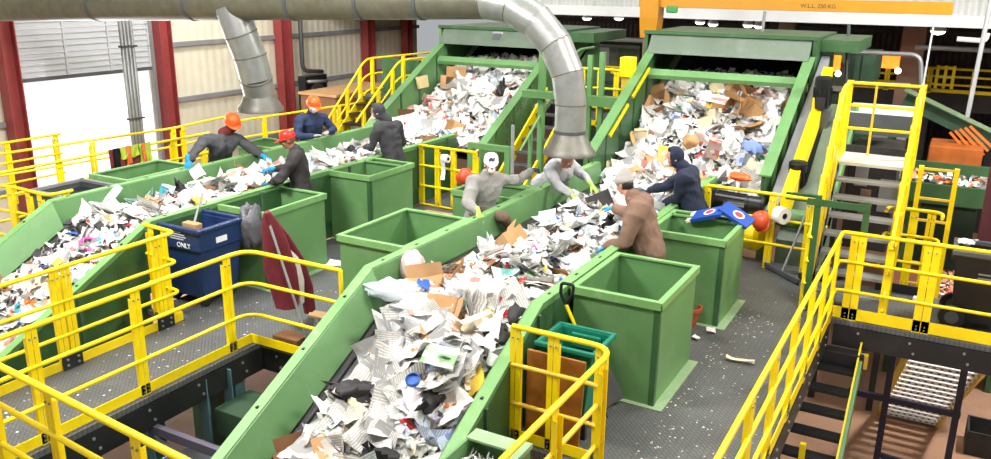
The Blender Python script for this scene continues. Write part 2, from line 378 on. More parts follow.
# ---------------------------------------------------------------- decks
mb = MB()
mb.box((-7.62, 1.9, -.06), (-6.34, 6.2, 0)); mb.box((-8.15, 6.2, -.06), (-5.0, 12.9, 0))
mb.box((-12.2, 5.6, -.06), (-10.1, 15.8, 0)); mb.build('deck_left', deck, kind='structure')
mb = MB()
mb.box((-3.05, 5.72, -.06), (-.99, 10.16, 0)); mb.box((-3.05, 10.16, -.06), (-.93, 12.0, 0)); mb.box((-2.12, 1.5, -.06), (-.99, 5.72, 0)); mb.build('deck_right', deck, kind='structure')
mb = MB(); mb.box((-.93, 10.16, -.06), (2.4, 11.55, 0)); mb.build('deck_landing', deck, kind='structure')
mb = MB(); mb.box((-9, 1.2, -.06), (-3.3, 1.89, 0)); mb.build('deck_front', deck, kind='structure')
def channel(name, p0, p1, label, h=.26, m=black, z=-.06):
    p0 = V(p0); p1 = V(p1); t = thing('deck_edge_beam', label, 'beam', (p0.x, p0.y, z-h))
    mb = MB(); up = V((0,0,1)); d = (p1-p0).normalized(); s = d.cross(up)
    mb.beam(p0+V((0,0,z-h/2)), p1+V((0,0,z-h/2)), .02, h); mb.beam(p0+V((0,0,z-.01))-s*.04, p1+V((0,0,z-.01))-s*.04, .09, .02); mb.beam(p0+V((0,0,z-h+.01))-s*.04, p1+V((0,0,z-h+.01))-s*.04, .09, .02)
    L = (p1-p0).length; n = max(3, int(L/.55))
    for k in range(n):
        for dz in (-.08, -.2):
            c = p0 + d*(L*(k+.5)/n + (.05 if dz < -.1 else 0)) + V((0,0,z+dz+.02)); mb.lathe([(.016, 0), (.016, .014)], c+s*.008, s, 6, 1)
    mb.build('web', [m, steel], t)
    return t
channel('e', (-6.33, 2.0, 0), (-6.33, 6.2, 0), 'black steel channel under the edge of the left walkway')
channel('e', (-.93, 10.14, 0), (2.4, 10.14, 0), 'black bolted steel channel under the landing at right')
channel('e', (-.98, 1.6, 0), (-.98, 10.1, 0), 'black steel channel along the right edge of the sorting platform')
channel('e', (-6.33, 6.21, 0), (-5.0, 6.21, 0), 'short black channel under the yellow rail by the front belt')
# ---------------------------------------------------------------- railings
def railing(label, path, posts, h=1.07, mids=(.36, .72), toe=True, group=None, name='safety_railing', m=yellow, r=.022, frad=.14, z=0, base=True, wide=.1, ends=True, toe_h=.1, mm=None):
    P = [V((p[0], p[1], (p[2] if len(p) > 2 else z))) for p in path]
    t = thing(name, label, 'railing', P[0], group)
    mm = mm or m
    for k, hh in enumerate(list(mids)+[h]):
        mb = MB(); mb.tube(fillet([p+V((0,0,hh)) for p in P], frad), r*(1.05 if hh == h else .9), 10)
        mb.build('top_rail' if hh == h else 'mid_rail', m if hh == h else mm, t, smooth='auto')
    for q in posts:
        wd = q[3] if len(q) > 3 else wide; q = V((q[0], q[1], q[2] if len(q) > 2 else z)); best = None
        for a, b in zip(P, P[1:]):
            d = b-a; u = max(0, min(1, (q-a).dot(d)/d.length_squared)); c = a+d*u
            if best is None or (c-q).length < best[0]: best = ((c-q).length, V((d.x, d.y, 0)).normalized())
        d = best[1]; s = d.cross(V((0,0,1)))
        mb = MB(); hw = wd/2
        zt = h-.0
        for sg in (-1, 1):
            c = q + d*sg*(hw/2+.002)
            mb.beam(c+s*.0+V((0,0,-.02)), c+V((0,0,zt)), .008, hw-.003, up=d)
            e = q + d*sg*(hw-.003)
            mb.beam(e-s*.02+V((0,0,-.02)), e-s*.02+V((0,0,zt-.08)), .04, .006, up=d)
        for zz in (.04, .08, h-.1):
            for sg in (-1, 1): mb.lathe([(.009, 0), (.009, .012)], q+d*sg*hw*.5+s*.003+V((0,0,zz)), s, 6, 1)
        mb.build('post', [m, steel], t)
    if toe:
        for a, b in zip(P, P[1:]):
            mb = MB(); mb.beam(a+V((0,0,toe_h/2+.01)), b+V((0,0,toe_h/2+.01)), .008, toe_h)
            mb.build('toe_board', m, t)
    return t
r1 = railing('long yellow railing along the right side of the left walkway, turning to the front belt', [(-6.4, 2.1), (-6.4, 6.14), (-5.12, 6.14)], [(-6.4, 2.75), (-6.4, 3.74), (-6.4, 4.75), (-6.4, 5.87)], frad=.22)
mb = MB(); mb.tube([(-5.12, 6.14, 1.07), (-5.12, 6.14, .72)], .022); mb.build('end_post', yellow, r1, smooth='auto')
r2 = railing('yellow railing left of the left walkway, a cluster of three posts at its end', [(-7.54, 2.1), (-7.54, 6.2), (-8.1, 6.24)], [(-7.54, 3.0), (-7.54, 4.72), (-7.54, 4.84), (-7.54, 5.95), (-7.74, 6.21), (-7.98, 6.23)], frad=.1)
for yy in (4.78, 5.95):
    mb = MB(); mb.box((-7.53, yy-.11, .0), (-7.515, yy+.11, .16))
    for a in (-.06, .06):
        for b in (.05, .11): mb.lathe([(.014, 0), (.014, .012)], (-7.515, yy+a, b), (1, 0, 0), 6, 1)
    mb.build('splice_plate', [black, steel], r2)
railing('nearest yellow railing crossing the bottom left corner', [(-7.7, 3.36), (-3.2, 2.93)], [(-6.15, 3.21), (-5.28, 3.13), (-4.25, 3.03)], toe=False, r=.025)
r3 = railing('yellow railing beside the green tote with a rounded corner, nearest to the viewer', [(-3.0, 5.78), (-2.1, 5.78), (-2.1, 1.6)], [(-2.97, 5.78), (-2.62, 5.78), (-2.2, 5.78), (-2.1, 5.52), (-2.1, 4.7), (-2.1, 3.2)], frad=.2, mids=(.36, .72), mm=wornyellow, toe=False)
mb = MB(); mb.beam((-3.0, 5.78, .06), (-2.2, 5.78, .06), .008, .1); mb.build('toe_board', yellow, r3)
r4 = railing('long yellow railing down the right edge of the sorting platform, turning along the landing', [(-.97, 1.6), (-.97, 10.2), (2.35, 10.2)], [(-.97, y, 0, .14) for y in (2.6, 3.6, 4.6, 5.6, 6.5, 7.4, 8.3, 9.2)] + [(-.97, 10.08, 0), (-.79, 10.2, 0, .17), (-.02, 10.2, 0, .17), (.9, 10.2, 0, .17), (2.25, 10.2, 0, .17)], frad=.07, toe_h=.14)
railing('yellow railing along the outer side of the far left conveyor', [(-12.05, 5.5), (-12.05, 10.9)], [(-12.05, 6.2), (-12.05, 7.9), (-12.05, 10.06), (-12.05, 10.75)], toe=True)
railing('short yellow corner railing left of the dark bin', [(-11.95, 6.42), (-11.0, 6.55), (-10.25, 6.5), (-10.25, 6.85)], [(-11.1, 6.5), (-10.75, 6.53), (-10.45, 6.5), (-10.25, 6.75)], toe=True, frad=.2)
railing('far yellow railing with a rounded end behind the leaning orange-hatted worker', [(-13.4, 7.5), (-13.0, 10.9), (-13.2, 12.4)], [(-13.05, 9.2), (-13.0, 10.9), (-13.02, 11.15)], toe=False)
railing('low yellow railing at the left edge, on the far side of the outer walkway', [(-14.2, 6.5), (-14.2, 9.4)], [(-14.2, 7.3), (-14.2, 8.4), (-14.2, 9.3)], toe=False)
railing('distant yellow railing behind the worker in navy', [(-12.6, 12.2), (-12.2, 15.5)], [(-12.5, 12.8), (-12.35, 13.9), (-12.25, 14.9)], toe=True)
# yellow gate panels
g1 = railing('yellow gate panel in the aisle with a paper roll and orange hat', [(-8.12, 12.0), (-6.95, 11.95)], [(-8.1, 12.0), (-7.75, 11.98), (-7.42, 11.97), (-6.97, 11.95)], toe=False, mids=(.02, .36, .72), name='gate_panel')
g2 = railing('yellow gate panel by the right hopper carrying a white paper roll', [(-2.98, 11.68), (-1.3, 11.6)], [(-2.97, 11.68), (-2.05, 11.64), (-1.55, 11.61)], toe=False, name='gate_panel')
def sloped_rail(label, p0, p1, p2, ex=None, group=None, drop=1.0, nposts=3):
    """stair handrail: from the foot p0 up to p1, then level to p2 (points on the top rail)"""
    p0, p1, p2 = V(p0), V(p1), V(p2); t = thing('stair_railing', label, 'railing', p0-V((0,0,drop)), group)
    for hh in (0, -.35, -.7):
        mb = MB(); mb.tube(fillet([p0+V((0,0,hh)), p1+V((0,0,hh)), p2+V((0,0,hh))], .2), .024 if hh == 0 else .02, 10); mb.build('top_rail' if hh == 0 else 'mid_rail', yellow, t, smooth='auto')
    for k in range(nposts):
        c = p0.lerp(p1, (k+.5)/nposts); mb = MB(); mb.box((c.x-.035, c.y-.035, c.z-drop), (c.x+.035, c.y+.035, c.z)); mb.build('post', yellow, t)
    for c in (p1+(p2-p1)*.08, p1.lerp(p2, .5), p2):
        mb = MB(); mb.box((c.x-.035, c.y-.035, c.z-drop), (c.x+.035, c.y+.035, c.z)); mb.build('post', yellow, t)
    return t
sloped_rail('yellow stair handrail nearest the cream wall, rising left of the far hopper', (-12.1, 14.3, .85), (-12.0, 15.6, 2.08), (-11.6, 18.0, 2.1))
sloped_rail('yellow stair handrail beside the far hopper, behind the black hooded worker', (-11.0, 13.9, .95), (-11.0, 15.5, 2.1), (-10.9, 17.2, 2.1))
t = thing('stair_flight', 'dark stair treads between the yellow handrails left of the far hopper', 'stair', (-11.5, 14, 0))
for k in range(6):
    mb = MB(); mb.box((-11.95, 13.9+k*.24, .14+k*.19), (-11.1, 14.15+k*.24, .18+k*.19)); mb.build('tread', black, t)
for x in (-11.98, -11.08):
    mb = MB(); mb.beam((x, 13.75, -.1), (x, 15.5, 1.25), .03, .22); mb.build('stringer', yellow, t)
mb = MB(); mb.box((-12.2, 15.4, 1.2), (-10.7, 18, 1.26)); tag(mb.build('upper_platform', dgreysteel, loc=(-11.5, 16.5, 1.2)), 'small raised platform at the top of the far yellow stair', 'platform')
mb = MB(); mb.box((-11.9, 16.2, 1.3), (-10.9, 17.4, 2.0)); 
t = thing('control_cabinet', 'grey blue cabinet on the raised platform behind the far yellow stair', 'cabinet', (-11.4, 16.8, 1.26))
mb.build('cabinet_body', greypaint, t, bevel=.02); mb = MB(); mb.box((-11.92, 16.1, 1.27), (-10.88, 16.2, 2.06)); mb.build('frame_side', dgreen, t)
t = thing('pit_shade_pan', 'added dark steel pan standing in for shade deep under the left walkway opening', 'conveyor', (-6, 4, -2))  # dark pan added so the lit floor below reads as a shaded pit
mb = MB(); mb.box((-7.6, 1.5, -1.9), (-4.9, 6.3, -1.8)); mb.build('pan', darkiron, t); mb = MB(); mb.box((-7.6, 6.25, -1.9), (-4.9, 6.3, -.8)); mb.build('end_plate', bggreen, t)
for x in (-7.0, -5.6): mb = MB(); mb.box((x-.06, 2.0, -1.8), (x+.06, 6.2, -1.6)); mb.build('side_bar', dgreysteel, t)
for px, py in ((208, 398), (232, 388), (152, 425)):
    q = PZ(px, py, -.35); mb = MB(); mb.box((q.x-.06, q.y-.06, -1.8), (q.x+.06, q.y-.045, -.1)); mb.box((q.x-.06, q.y-.045, -1.8), (q.x-.045, q.y+.06, -.1)); mb.build('post', bluesteel, t)
# ---------------------------------------------------------------- under structure, left pit
t = thing('platform_support_frame', 'blue grey steel legs and braces under the left walkway', 'frame', (-6.2, 4.5, GZ))
for (x, y) in ((-6.45, 3.6), (-6.45, 4.75), (-6.45, 5.9), (-5.4, 5.6), (-5.4, 4.2), (-7.45, 4.2), (-7.45, 5.6)):
    mb = MB(); mb.box((x-.07, y-.07, GZ), (x-.055, y+.07, -.07)); mb.box((x+.055, y-.07, GZ), (x+.07, y+.07, -.07)); mb.box((x-.055, y-.008, GZ), (x+.055, y+.008, -.07)); mb.build('leg', bluesteel, t)
for p0, p1 in (((-6.4, 4.75, -.5), (-5.4, 5.6, -1.6)), ((-6.4, 5.9, -.6), (-5.4, 5.6, -.6)), ((-6.45, 3.6, -.5), (-6.45, 4.75, -1.7)), ((-6.4, 4.75, -.35), (-5.0, 4.75, -.35)), ((-6.4, 5.9, -1.5), (-5.2, 4.2, -.6)), ((-5.4, 5.6, -.9), (-5.4, 4.2, -1.9))):
    mb = MB(); mb.beam(p0, p1, .06, .09); mb.build('brace', mat('brace_purple_grey', (88, 84, 100), .6, var=.15) if 'brace_purple_grey' not in MATS else MATS['brace_purple_grey'], t)
t = thing('cross_duct', 'green box beam under the short yellow rail beside the front belt', 'beam', (-5.7, 5.6, -.6))
mb = MB(); mb.box((-6.3, 5.45, -.75), (-5.05, 5.95, -.45)); mb.build('upper_box', bggreen, t, bevel=.01); mb = MB(); mb.box((-6.3, 4.85, -.95), (-5.05, 5.25, -.7)); mb.build('lower_box', dgreysteel, t, bevel=.01)
t = thing('transfer_conveyor', 'dark green cross conveyor frame low under the left walkway', 'conveyor', (-8, 4.6, -1))
mb = MB(); mb.beam((-8.1, 4.0, -.9), (-7.6, 5.6, -.5), .05, .5); mb.build('side_panel', dgreen, t); mb = MB(); mb.box((-8.1, 4.7, -.75), (-7.62, 5.3, -.35)); mb.build('housing', ggreen, t, bevel=.02)
mb = MB(); mb.tube([(-8.05, 4.2, -.6), (-7.6, 4.2, -.6)], .12, 14); mb.build('roller', black, t, smooth='auto')
# ================================================================ CONVEYORS
SL = .5; BY = 6.4                            # front slope and its bend
HS = .53                                     # hopper slope
def belt_z(y, y1):
    if y < BY: return .72 - SL*(BY-y)
    if y > y1: return .72 + HS*(y-y1)
    return .72
def conveyor(label, xl, xr, y1, ytop, hxl, hxr, near=2.0):
    """level sorting belt between xl and xr, sloping down towards the viewer before BY, and up into the hopper after y1"""
    t = thing('sorting_conveyor', label, 'conveyor', ((xl+xr)/2, 9, 0))
    ys = [near, BY, y1, y1+.05]
    mb = MB()
    mb.loft([[(xl+.05, y, belt_z(y, y1)), (xr-.05, y, belt_z(y, y1)), (xr-.05, y, belt_z(y, y1)-.03), (xl+.05, y, .69 if y > y1 else belt_z(y, y1)-.03)] for y in (near, BY, y1)]); mb.build('belt', rubber, t)
    def wall(x, sg):
        def sec(y, zt, ins):
            pr = [(-.05, zt-.8), (-.05, zt), (.07, zt), (.07+ins, zt-.3), (.05+ins, zt-.33), (0.0, zt-.33), (0.0, zt-.8)]
            q = [(x+sg*a, y, b) for a, b in pr]
            return q
        zt = lambda y: 1.05 - (SL*(BY-y) if y < BY else 0)
        mb = MB(); mb.loft([sec(near, zt(near), .17), sec(BY-.03, zt(BY-.03), .17)]); mb.loft([sec(BY-.03, zt(BY-.03), .17), sec(BY+.03, zt(BY), .03), sec(y1, zt(y1), .03)])
        w = mb.build('side_wall', green, t)
        if sg < 0:
            mb = MB(); mb.loft([[(x+a, y, zt(y)+b) for a, b in ((.051, -.05), (.058, -.05), (.058, -.8), (.051, -.8))] for y in (near, BY, y1)]); op = mb.build('shade_panel', dgreen, w)  # added dark plate, its colour standing in for shade on the outer face
            y = near+.5
            while y < y1: mb = MB(); mb.box((x+.058, y-.02, zt(y)-.75), (x+.085, y+.02, zt(y)-.02)); mb.build('stiffener', bggreen, w); y += .95
        # cap flange with bolt slots
        mb = MB()
        mb.loft([[(x+sg*a, y, zt(y)+b) for a, b in ((-.055, .0), (.055, .0), (.055, .012), (-.055, .012))] for y in (near, BY, y1)]); y = near+.3
        while y < y1:
            mb.box((x-.012, y-.025, zt(y)+.004 - (.0)), (x+.012, y+.025, zt(y)+.016), 1); y += .62
        mb.build('cap_flange', [rimgreen, black], w)
        mb = MB(); mb.tube([(x+sg*.3, near, zt(near)-.34), (x+sg*.3, BY-.06, zt(BY)-.37)], .035, 10); mb.build('rubber_skirt', darkrubber, t, smooth='auto')
    wall(xl, 1); wall(xr, -1)
    for x in (xl, xr):
        sg = 1 if x == xl else -1
        mb = MB(); mb.loft([[(x+sg*a, y, belt_z(y, y1)+b) for a, b in ((-.02, -.42), (.06, -.42), (.06, -1.0), (-.02, -1.0))] for y in (near, BY-.1)]); mb.loft([[(x+sg*a, y, .72+b) for a, b in ((-.02, -.42), (.06, -.42), (.06, -.72), (-.02, -.72))] for y in (BY, y1)]); mb.build('side_frame', dgreen, t)
        for y in (3.5, 5.3):
            zz = belt_z(y, y1)-.9; mb = MB(); mb.box((x-.06, y-.06, GZ), (x+.06, y+.06, zz)); mb.build('leg', dgreen, t)
    mb = MB(); mb.loft([[(xl+.1, y, belt_z(y, y1)-.5), (xr-.1, y, belt_z(y, y1)-.5), (xr-.1, y, belt_z(y, y1)-.6), (xl+.1, y, belt_z(y, y1)-.6)] for y in (near, BY, y1)]); mb.build('pan', dgreysteel, t)
    return t
convA = conveyor('far left sorting conveyor, strewn with paper, nearest the roller door', -10.05, -8.22, 13.3, 16.5, 0, 0)
convB = conveyor('front sorting conveyor, heaped with paper, running from the right hopper down to the foreground', -4.97, -3.07, 12.4, 15.2, 0, 0)
def hopper(label, xl, xr, y0, y1, zt0, wallh, m, extra):
    """inclined feed conveyor with high side walls and a hood at the top"""
    t = thing('feed_hopper', label, 'hopper', ((xl+xr)/2, y0, 0))
    z = lambda y: zt0+HS*(y-y0)
    mb = MB(); mb.loft([[(xl+.04, y, z(y)-wallh+.06), (xr-.04, y, z(y)-wallh+.06), (xr-.04, y, z(y)-wallh), (xl+.04, y, z(y)-wallh)] for y in (y0+.75, y1+2.2)]); mb.build('belt', darkrubber, t)
    for x, sg in ((xl, -1), (xr, 1)):
        mb = MB(); mb.loft([[(x, y, z(y)), (x+sg*.05, y, z(y)), (x+sg*.05, y, z(y)-wallh), (x, y, z(y)-wallh)] for y in (y0-.15, y1+.1)])
        w = mb.build('side_wall', m, t)
        mb = MB(); mb.loft([[(x-sg*.03, y, z(y)+.012), (x+sg*.14, y, z(y)+.012), (x+sg*.14, y, z(y)-.01), (x-sg*.03, y, z(y)-.01)] for y in (y0-.2, y1+.05)]); mb.build('wall_flange', green, w)
        mb = MB(); mb.loft([[(x+sg*.05, y, z(y)-wallh+.05), (x+sg*.13, y, z(y)-wallh+.05), (x+sg*.13, y, z(y)-wallh-.05), (x+sg*.05, y, z(y)-wallh-.05)] for y in (y0+.1, y1+2)]); mb.build('lower_rail', lgreen, w)
        for k in range(4):
            y = y0+.4+k*(y1-y0-.4)/3.5; mb = MB(); mb.box((x+min(0, sg*.1), y-.02, z(y)-wallh), (x+max(0, sg*.1), y+.02, z(y)-.02)); mb.build('rib', green, w)
    # foot panels and legs
    for x in (xl+.03, xr-.03):
        for y in (y0+.6, y1+1.2):
            mb = MB(); mb.box((x-.07, y-.07, GZ), (x+.07, y+.07, min(z(y), zt0+1.2)-wallh)); mb.build('leg', dgreen, t)
    # hood
    zz = z(y1)
    mb = MB(); mb.loft([[(x, y1-.1, zz-.03), (x, y1+.12, zz+.3), (x, y1+.2, zz+.3), (x, y1+.0, zz-.03)] for x in (xl-.1, xr+.05)]); hd = mb.build('hood_front', ggreen, t)
    mb = MB(); mb.box((xl-.22, y1+.13, zz+.3), (xr+.12, y1+2.4, zz+.34)); mb.box((xr+.12, y1+.5, zz+.1), (xr+.75, y1+2.4, zz+.3)); mb.build('hood_roof', dgreen, t)
    mb = MB(); mb.box((xl-.24, y1+.08, zz+.3), (xr+.12, y1+.14, zz+.36)); mb.build('hood_lip', dgreen, t)
    for x in (xl-.2, xr+.1):
        mb = MB(); mb.box((x-.03, y1+.11, zz-1.2), (x+.03, y1+2.4, zz+.3)); mb.build('hood_side', m, t)
    mb = MB(); mb.box((xl-.2, y1+2.36, zz-.6), (xr+.1, y1+2.4, zz+.3)); mb.build('hood_back', m, t)
    yb = y1-.35; mb = MB(); mb.loft([[(x, yb, z(yb)-.2), (x, yb+.1, z(yb)-.1), (x, yb+.14, z(yb)-.14), (x, yb+.03, z(yb)-.27)] for x in (xl, xr)]); mb.build('cross_bar', green, t)
    return t, z
hopB, zB = hopper('right feed hopper with green walls, full of mixed paper, below the yellow crane beam', -5.0, -2.36, 12.45, 15.0, 1.28, 1.15, dgreen, 0)
hopA, zA = hopper('far feed hopper with green walls, full of mixed paper, behind the black hooded worker', -10.3, -7.68, 13.45, 16.3, .98, 1.0, green, 0)
# marker plate on the far hood, yellow guide strips on the right hopper
c = V((-9.0, 16.3, zA(16.3)+.17))
mb = MB(); mb.hexa([(c.x-.13, c.y-.0, c.z-.09), (c.x+.13, c.y-.0, c.z-.09), (c.x+.13, c.y+.06, c.z-.09), (c.x-.13, c.y+.06, c.z-.09), (c.x-.13, c.y+.09, c.z+.1), (c.x+.13, c.y+.09, c.z+.1), (c.x+.13, c.y+.15, c.z+.1), (c.x-.13, c.y+.15, c.z+.1)]); w = mb.build('rating_plate', greypaint, hopA)
mb = MB(); mb.hexa([(c.x-.09, c.y-.02, c.z-.06), (c.x+.09, c.y-.02, c.z-.06), (c.x+.09, c.y+.0, c.z-.06), (c.x-.09, c.y+.0, c.z-.06), (c.x-.09, c.y+.05, c.z+.06), (c.x+.09, c.y+.05, c.z+.06), (c.x+.09, c.y+.09, c.z+.06), (c.x-.09, c.y+.09, c.z+.06)]); mb.build('plate_face', dgreysteel, w)
for (ya, yb) in ((12.95, 13.75), (13.95, 14.75)):
    mb = MB(); mb.beam((-4.985, ya, zB(ya)-.16), (-4.985, yb, zB(yb)-.16), .035, .05); mb.build('guide_strip', yellow, hopB)
# maker's lettering on the outer face of the far hopper's right wall
up = V((0, 1, HS)).normalized(); nn = up.cross(V((1, 0, 0))) * -1
o = V((-7.68+.056, 14.25, zA(14.25)-.42))
text_mesh('lettering', 'Lubo Systems', .2, axes(o+up*.3, up, V((0, -HS, 1)).normalized()), lgreen, hopA)
mb = MB()
for a, b, cc, d in ((0, 0, .2, .02), (0, .2, .2, .22), (0, 0, .02, .22), (.18, 0, .2, .22)):
    q = V((0, -HS, 1)).normalized(); x0 = o+V((.001, 0, 0)); pts = [x0+up*a+q*b, x0+up*cc+q*b, x0+up*cc+q*d, x0+up*a+q*d]
    mb.hexa(pts+[p+V((.003, 0, 0)) for p in pts])
mb.build('emblem', lgreen, hopA)
# dark steel drive side of the right hopper: channel, yellow guard, motors and inclined panel
t = thing('hopper_drive', 'grey channel and yellow guard with black motors along the right side of the right hopper', 'drive', (-2.0, 13.5, 0))
mb = MB(); mb.loft([[(-2.2, y, zB(y)-.3), (-2.06, y, zB(y)-.3), (-2.06, y, zB(y)-.62), (-2.2, y, zB(y)-.62)] for y in (12.0, 15.6)]); mb.build('grey_channel', greypaint, t)
mb = MB(); mb.loft([[(-2.05, y, zB(y)-.22), (-1.9, y, zB(y)-.22), (-1.9, y, zB(y)-.5), (-2.05, y, zB(y)-.5)] for y in (12.2, 14.3)]); mb.build('guard', yellow, t)
mb = MB(); mb.loft([[(-2.05, y, zB(y)-.05), (-1.9, y, zB(y)-.05), (-1.9, y, zB(y)-.5), (-2.05, y, zB(y)-.5)] for y in (14.1, 14.9)]); mb.build('guard', yellow, t)
def motor(c, ax, r, L, parent, name='motor'):
    mb = MB(); mb.lathe([(r*.7, 0), (r, .02), (r, L*.7), (r*.96, L*.7), (r*.96, L*.72), (r*1.02, L*.73), (r*1.02, L*.96), (r*.8, L)], c, ax, 18); o = mb.build(name, blackplastic, parent, smooth='auto')
    mb = MB()
    axv = V(ax).normalized(); u = axv.cross(V((0.3, .2, 1))).normalized(); w = axv.cross(u)
    for k in range(14):
        a = 2*math.pi*k/14; d = u*math.cos(a)+w*math.sin(a); mb.beam(V(c)+axv*L*.1+d*r*1.04, V(c)+axv*L*.66+d*r*1.04, .006, r*.12, up=d)
    mb.build('cooling_fins', black, o)
    b = MB(); b.box((c[0]-r*.5, c[1]-r*1.5, c[2]+.0), (c[0]+r*.5, c[1]-r*.8, c[2]+r*1.4)); b.build('terminal_box', black, o, bevel=.008)
m1 = PY(796, 188, 12.9); motor((m1.x, m1.y, m1.z), (0, -.15, 1), .13, .42, t)
m2 = PY(821, 108, 14.2); motor((m2.x, m2.y, m2.z), (0, -.1, 1), .13, .5, t)
mb = MB(); mb.box((m1.x-.2, m1.y-.1, m1.z-.3), (m1.x+.12, m1.y+.2, m1.z+.02)); mb.build('gearbox', wornyellow, t, bevel=.02)
mb = MB(); mb.box((m2.x-.14, m2.y-.1, m2.z-.4), (m2.x+.14, m2.y+.2, m2.z)); mb.build('gearbox', dgreysteel, t, bevel=.02)
t = thing('inclined_chute_cover', 'pale green sloping cover panel between the black motors and the yellow stair', 'cover', (-1.7, 13.3, 0))
mb = MB(); mb.loft([[(-1.84, y, .25+HS*1.25*(y-12)), (-1.42, y, .25+HS*1.25*(y-12)), (-1.42, y, .17+HS*1.25*(y-12)), (-1.84, y, .17+HS*1.25*(y-12))] for y in (12.1, 14.6)]); mb.build('cover_panel', ggreen, t)
mb = MB(); mb.loft([[(x, y, .27+HS*1.25*(y-12)), (x+.04, y, .27+HS*1.25*(y-12)), (x+.04, y, .0+HS*1.25*(y-12)), (x, y, .0+HS*1.25*(y-12))] for y in (12.1, 14.6) for x in (-1.44,)]); mb.build('cover_edge', green, t)
t = thing('gear_unit', 'black horizontal motor lying behind the yellow gate and the blue carton', 'motor', (-2.6, 12.1, .8))
mg = PY(712, 199, 12.1); motor((mg.x, mg.y, mg.z), (1, 0, -.03), .14, .75, t)
mb = MB(); mb.box((mg.x-.3, mg.y-.18, mg.z-.25), (mg.x+.02, mg.y+.2, mg.z+.2)); mb.build('gear_case', black, t, bevel=.04)
mb = MB(); mb.box((mg.x+.2, mg.y-.142, mg.z-.03), (mg.x+.5, mg.y-.138, mg.z+.03)); mb.build('name_plate', steel, t)
mb = MB(); mb.box((mg.x-.2, mg.y-.05, mg.z-.9), (mg.x-.05, mg.y+.1, mg.z-.2)); mb.build('bracket', dgreen, t)
t = thing('drive_machine', 'green sloping machine base with a yellow drum behind the right gate', 'machine', (-1.9, 12.5, 0))
mb = MB(); mb.loft([[(-2.0, 11.95, .35), (-1.4, 11.95, .35), (-1.4, 11.95, .0), (-2.0, 11.95, .0)], [(-2.0, 12.9, 1.0), (-1.4, 12.9, 1.0), (-1.4, 12.9, .0), (-2.0, 12.9, .0)]]); mb.build('base_panel', ggreen, t)
mb = MB(); mb.tube([(-2.3, 12.2, .62), (-1.5, 12.2, .62)], .13, 16); mb.build('shaft_housing', green, t, smooth='auto')
mb = MB(); mb.lathe([(.2, 0), (.22, .05), (.22, .2), (.16, .26)], (-2.45, 12.0, .35), (1, -.2, 0), 18); mb.build('drum', yellow, t, smooth='auto')
mb = MB(); mb.box((-1.48, 11.7, 0), (-1.4, 11.8, 1.15)); mb.box((-1.9, 11.72, 1.0), (-1.48, 11.78, 1.1)); mb.build('green_post', dgreen, t)
# ---------------------------------------------------------------- walkway frame between the two hoppers
t = thing('ladder_frame', 'pale green ladder posts standing between the two hoppers', 'ladder', (-5.7, 14, 0))
for px, top in ((591, 55), (603, 52)):
    p = PY(px, top, 14.0); mb = MB(); mb.box((p.x-.045, 13.96, -.2), (p.x+.045, 14.04, p.z)); mb.build('post', green, t)
q0 = PY(588, 100, 13.95); q1 = PY(618, 92, 13.95); mb = MB(); mb.box((q0.x, 13.9, q0.z-.1), (q1.x, 14.1, q0.z+.08)); mb.build('shelf_plate', green, t)
for zz in (.7, 1.0): mb = MB(); mb.box((-5.75, 13.97, zz), (-5.2, 14.03, zz+.06)); mb.build('rung', green, t)
t = thing('control_post', 'yellow square post with a box top beside the right hopper', 'post', (-5.25, 14.3, 0))
p = PY(629, 57, 14.3); mb = MB(); mb.box((p.x-.13, 14.2, p.z-.35), (p.x+.1, 14.45, p.z)); mb.build('box_top', yellow, t, bevel=.015)
mb = MB(); mb.box((p.x-.1, 14.24, 0), (p.x+.04, 14.4, p.z-.35)); mb.build('post_body', wornyellow, t)
ra = PY(583, 68, 14.8); rb = PY(622, 70, 14.8)
railing('yellow railing high between the hoppers, behind the green ladder posts', [(ra.x-.5, 14.8), (rb.x, 14.8)], [(ra.x, 14.8), (ra.x+.35, 14.8), (rb.x-.1, 14.8)], z=ra.z-1.07, toe=True, mids=(.36, .72))
mb = MB(); mb.box((ra.x-.6, 14.85, ra.z-1.15), (rb.x+.2, 16.5, ra.z-1.07)); mb.build('deck_middle', deck, kind='structure')
# yellow stair string with green frame right of the far hopper
t = thing('service_stair', 'steep yellow stair string beside the far hopper, left of the silver duct', 'stair', (-6.6, 13.2, 0))
for x in (-7.05, -6.45):
    mb = MB(); mb.beam((x, 12.5, .1), (x, 14.9, 1.75), .035, .24); mb.build('stringer', yellow, t)
for k in range(8):
    y = 12.65+k*.28; mb = MB(); mb.box((-7.03, y, .22+k*.193), (-6.47, y+.22, .25+k*.193)); mb.build('tread', dgreysteel, t)
mb = MB(); mb.tube(fillet([(-6.42, 12.5, 1.05), (-6.42, 14.8, 2.6), (-6.42, 15.6, 2.6)], .2), .022); mb.build('handrail', green, t, smooth='auto')
for y, z0, z1 in ((12.9, .3, 1.32), (14.0, 1.1, 2.08)):
    mb = MB(); mb.box((-6.45, y-.03, z0), (-6.39, y+.03, z1)); mb.build('rail_post', green, t)
t = thing('frame_post', 'tall pale green post with a bracket in front of the far hopper lettering', 'post', (-7.1, 13.3, 0))
p = PY(543, 50, 13.3); mb = MB(); mb.box((p.x-.05, 13.25, 0), (p.x+.05, 13.35, p.z+.15)); mb.build('post_body', green, t)
p2 = PY(540, 92, 13.3); mb = MB(); mb.box((p2.x-.3, 13.2, p2.z-.1), (p2.x+.25, 13.4, p2.z+.02)); mb.build('bracket', green, t)
p = PY(513, 125, 12.3); mb = MB(); mb.tube([(p.x, 12.3, 0), (p.x, 12.3, p.z)], .03); tag(mb.build('pole', greypaint, loc=(p.x, 12.3, 0), smooth='auto'), 'thin grey pole standing left of the steep yellow stair string', 'pole')
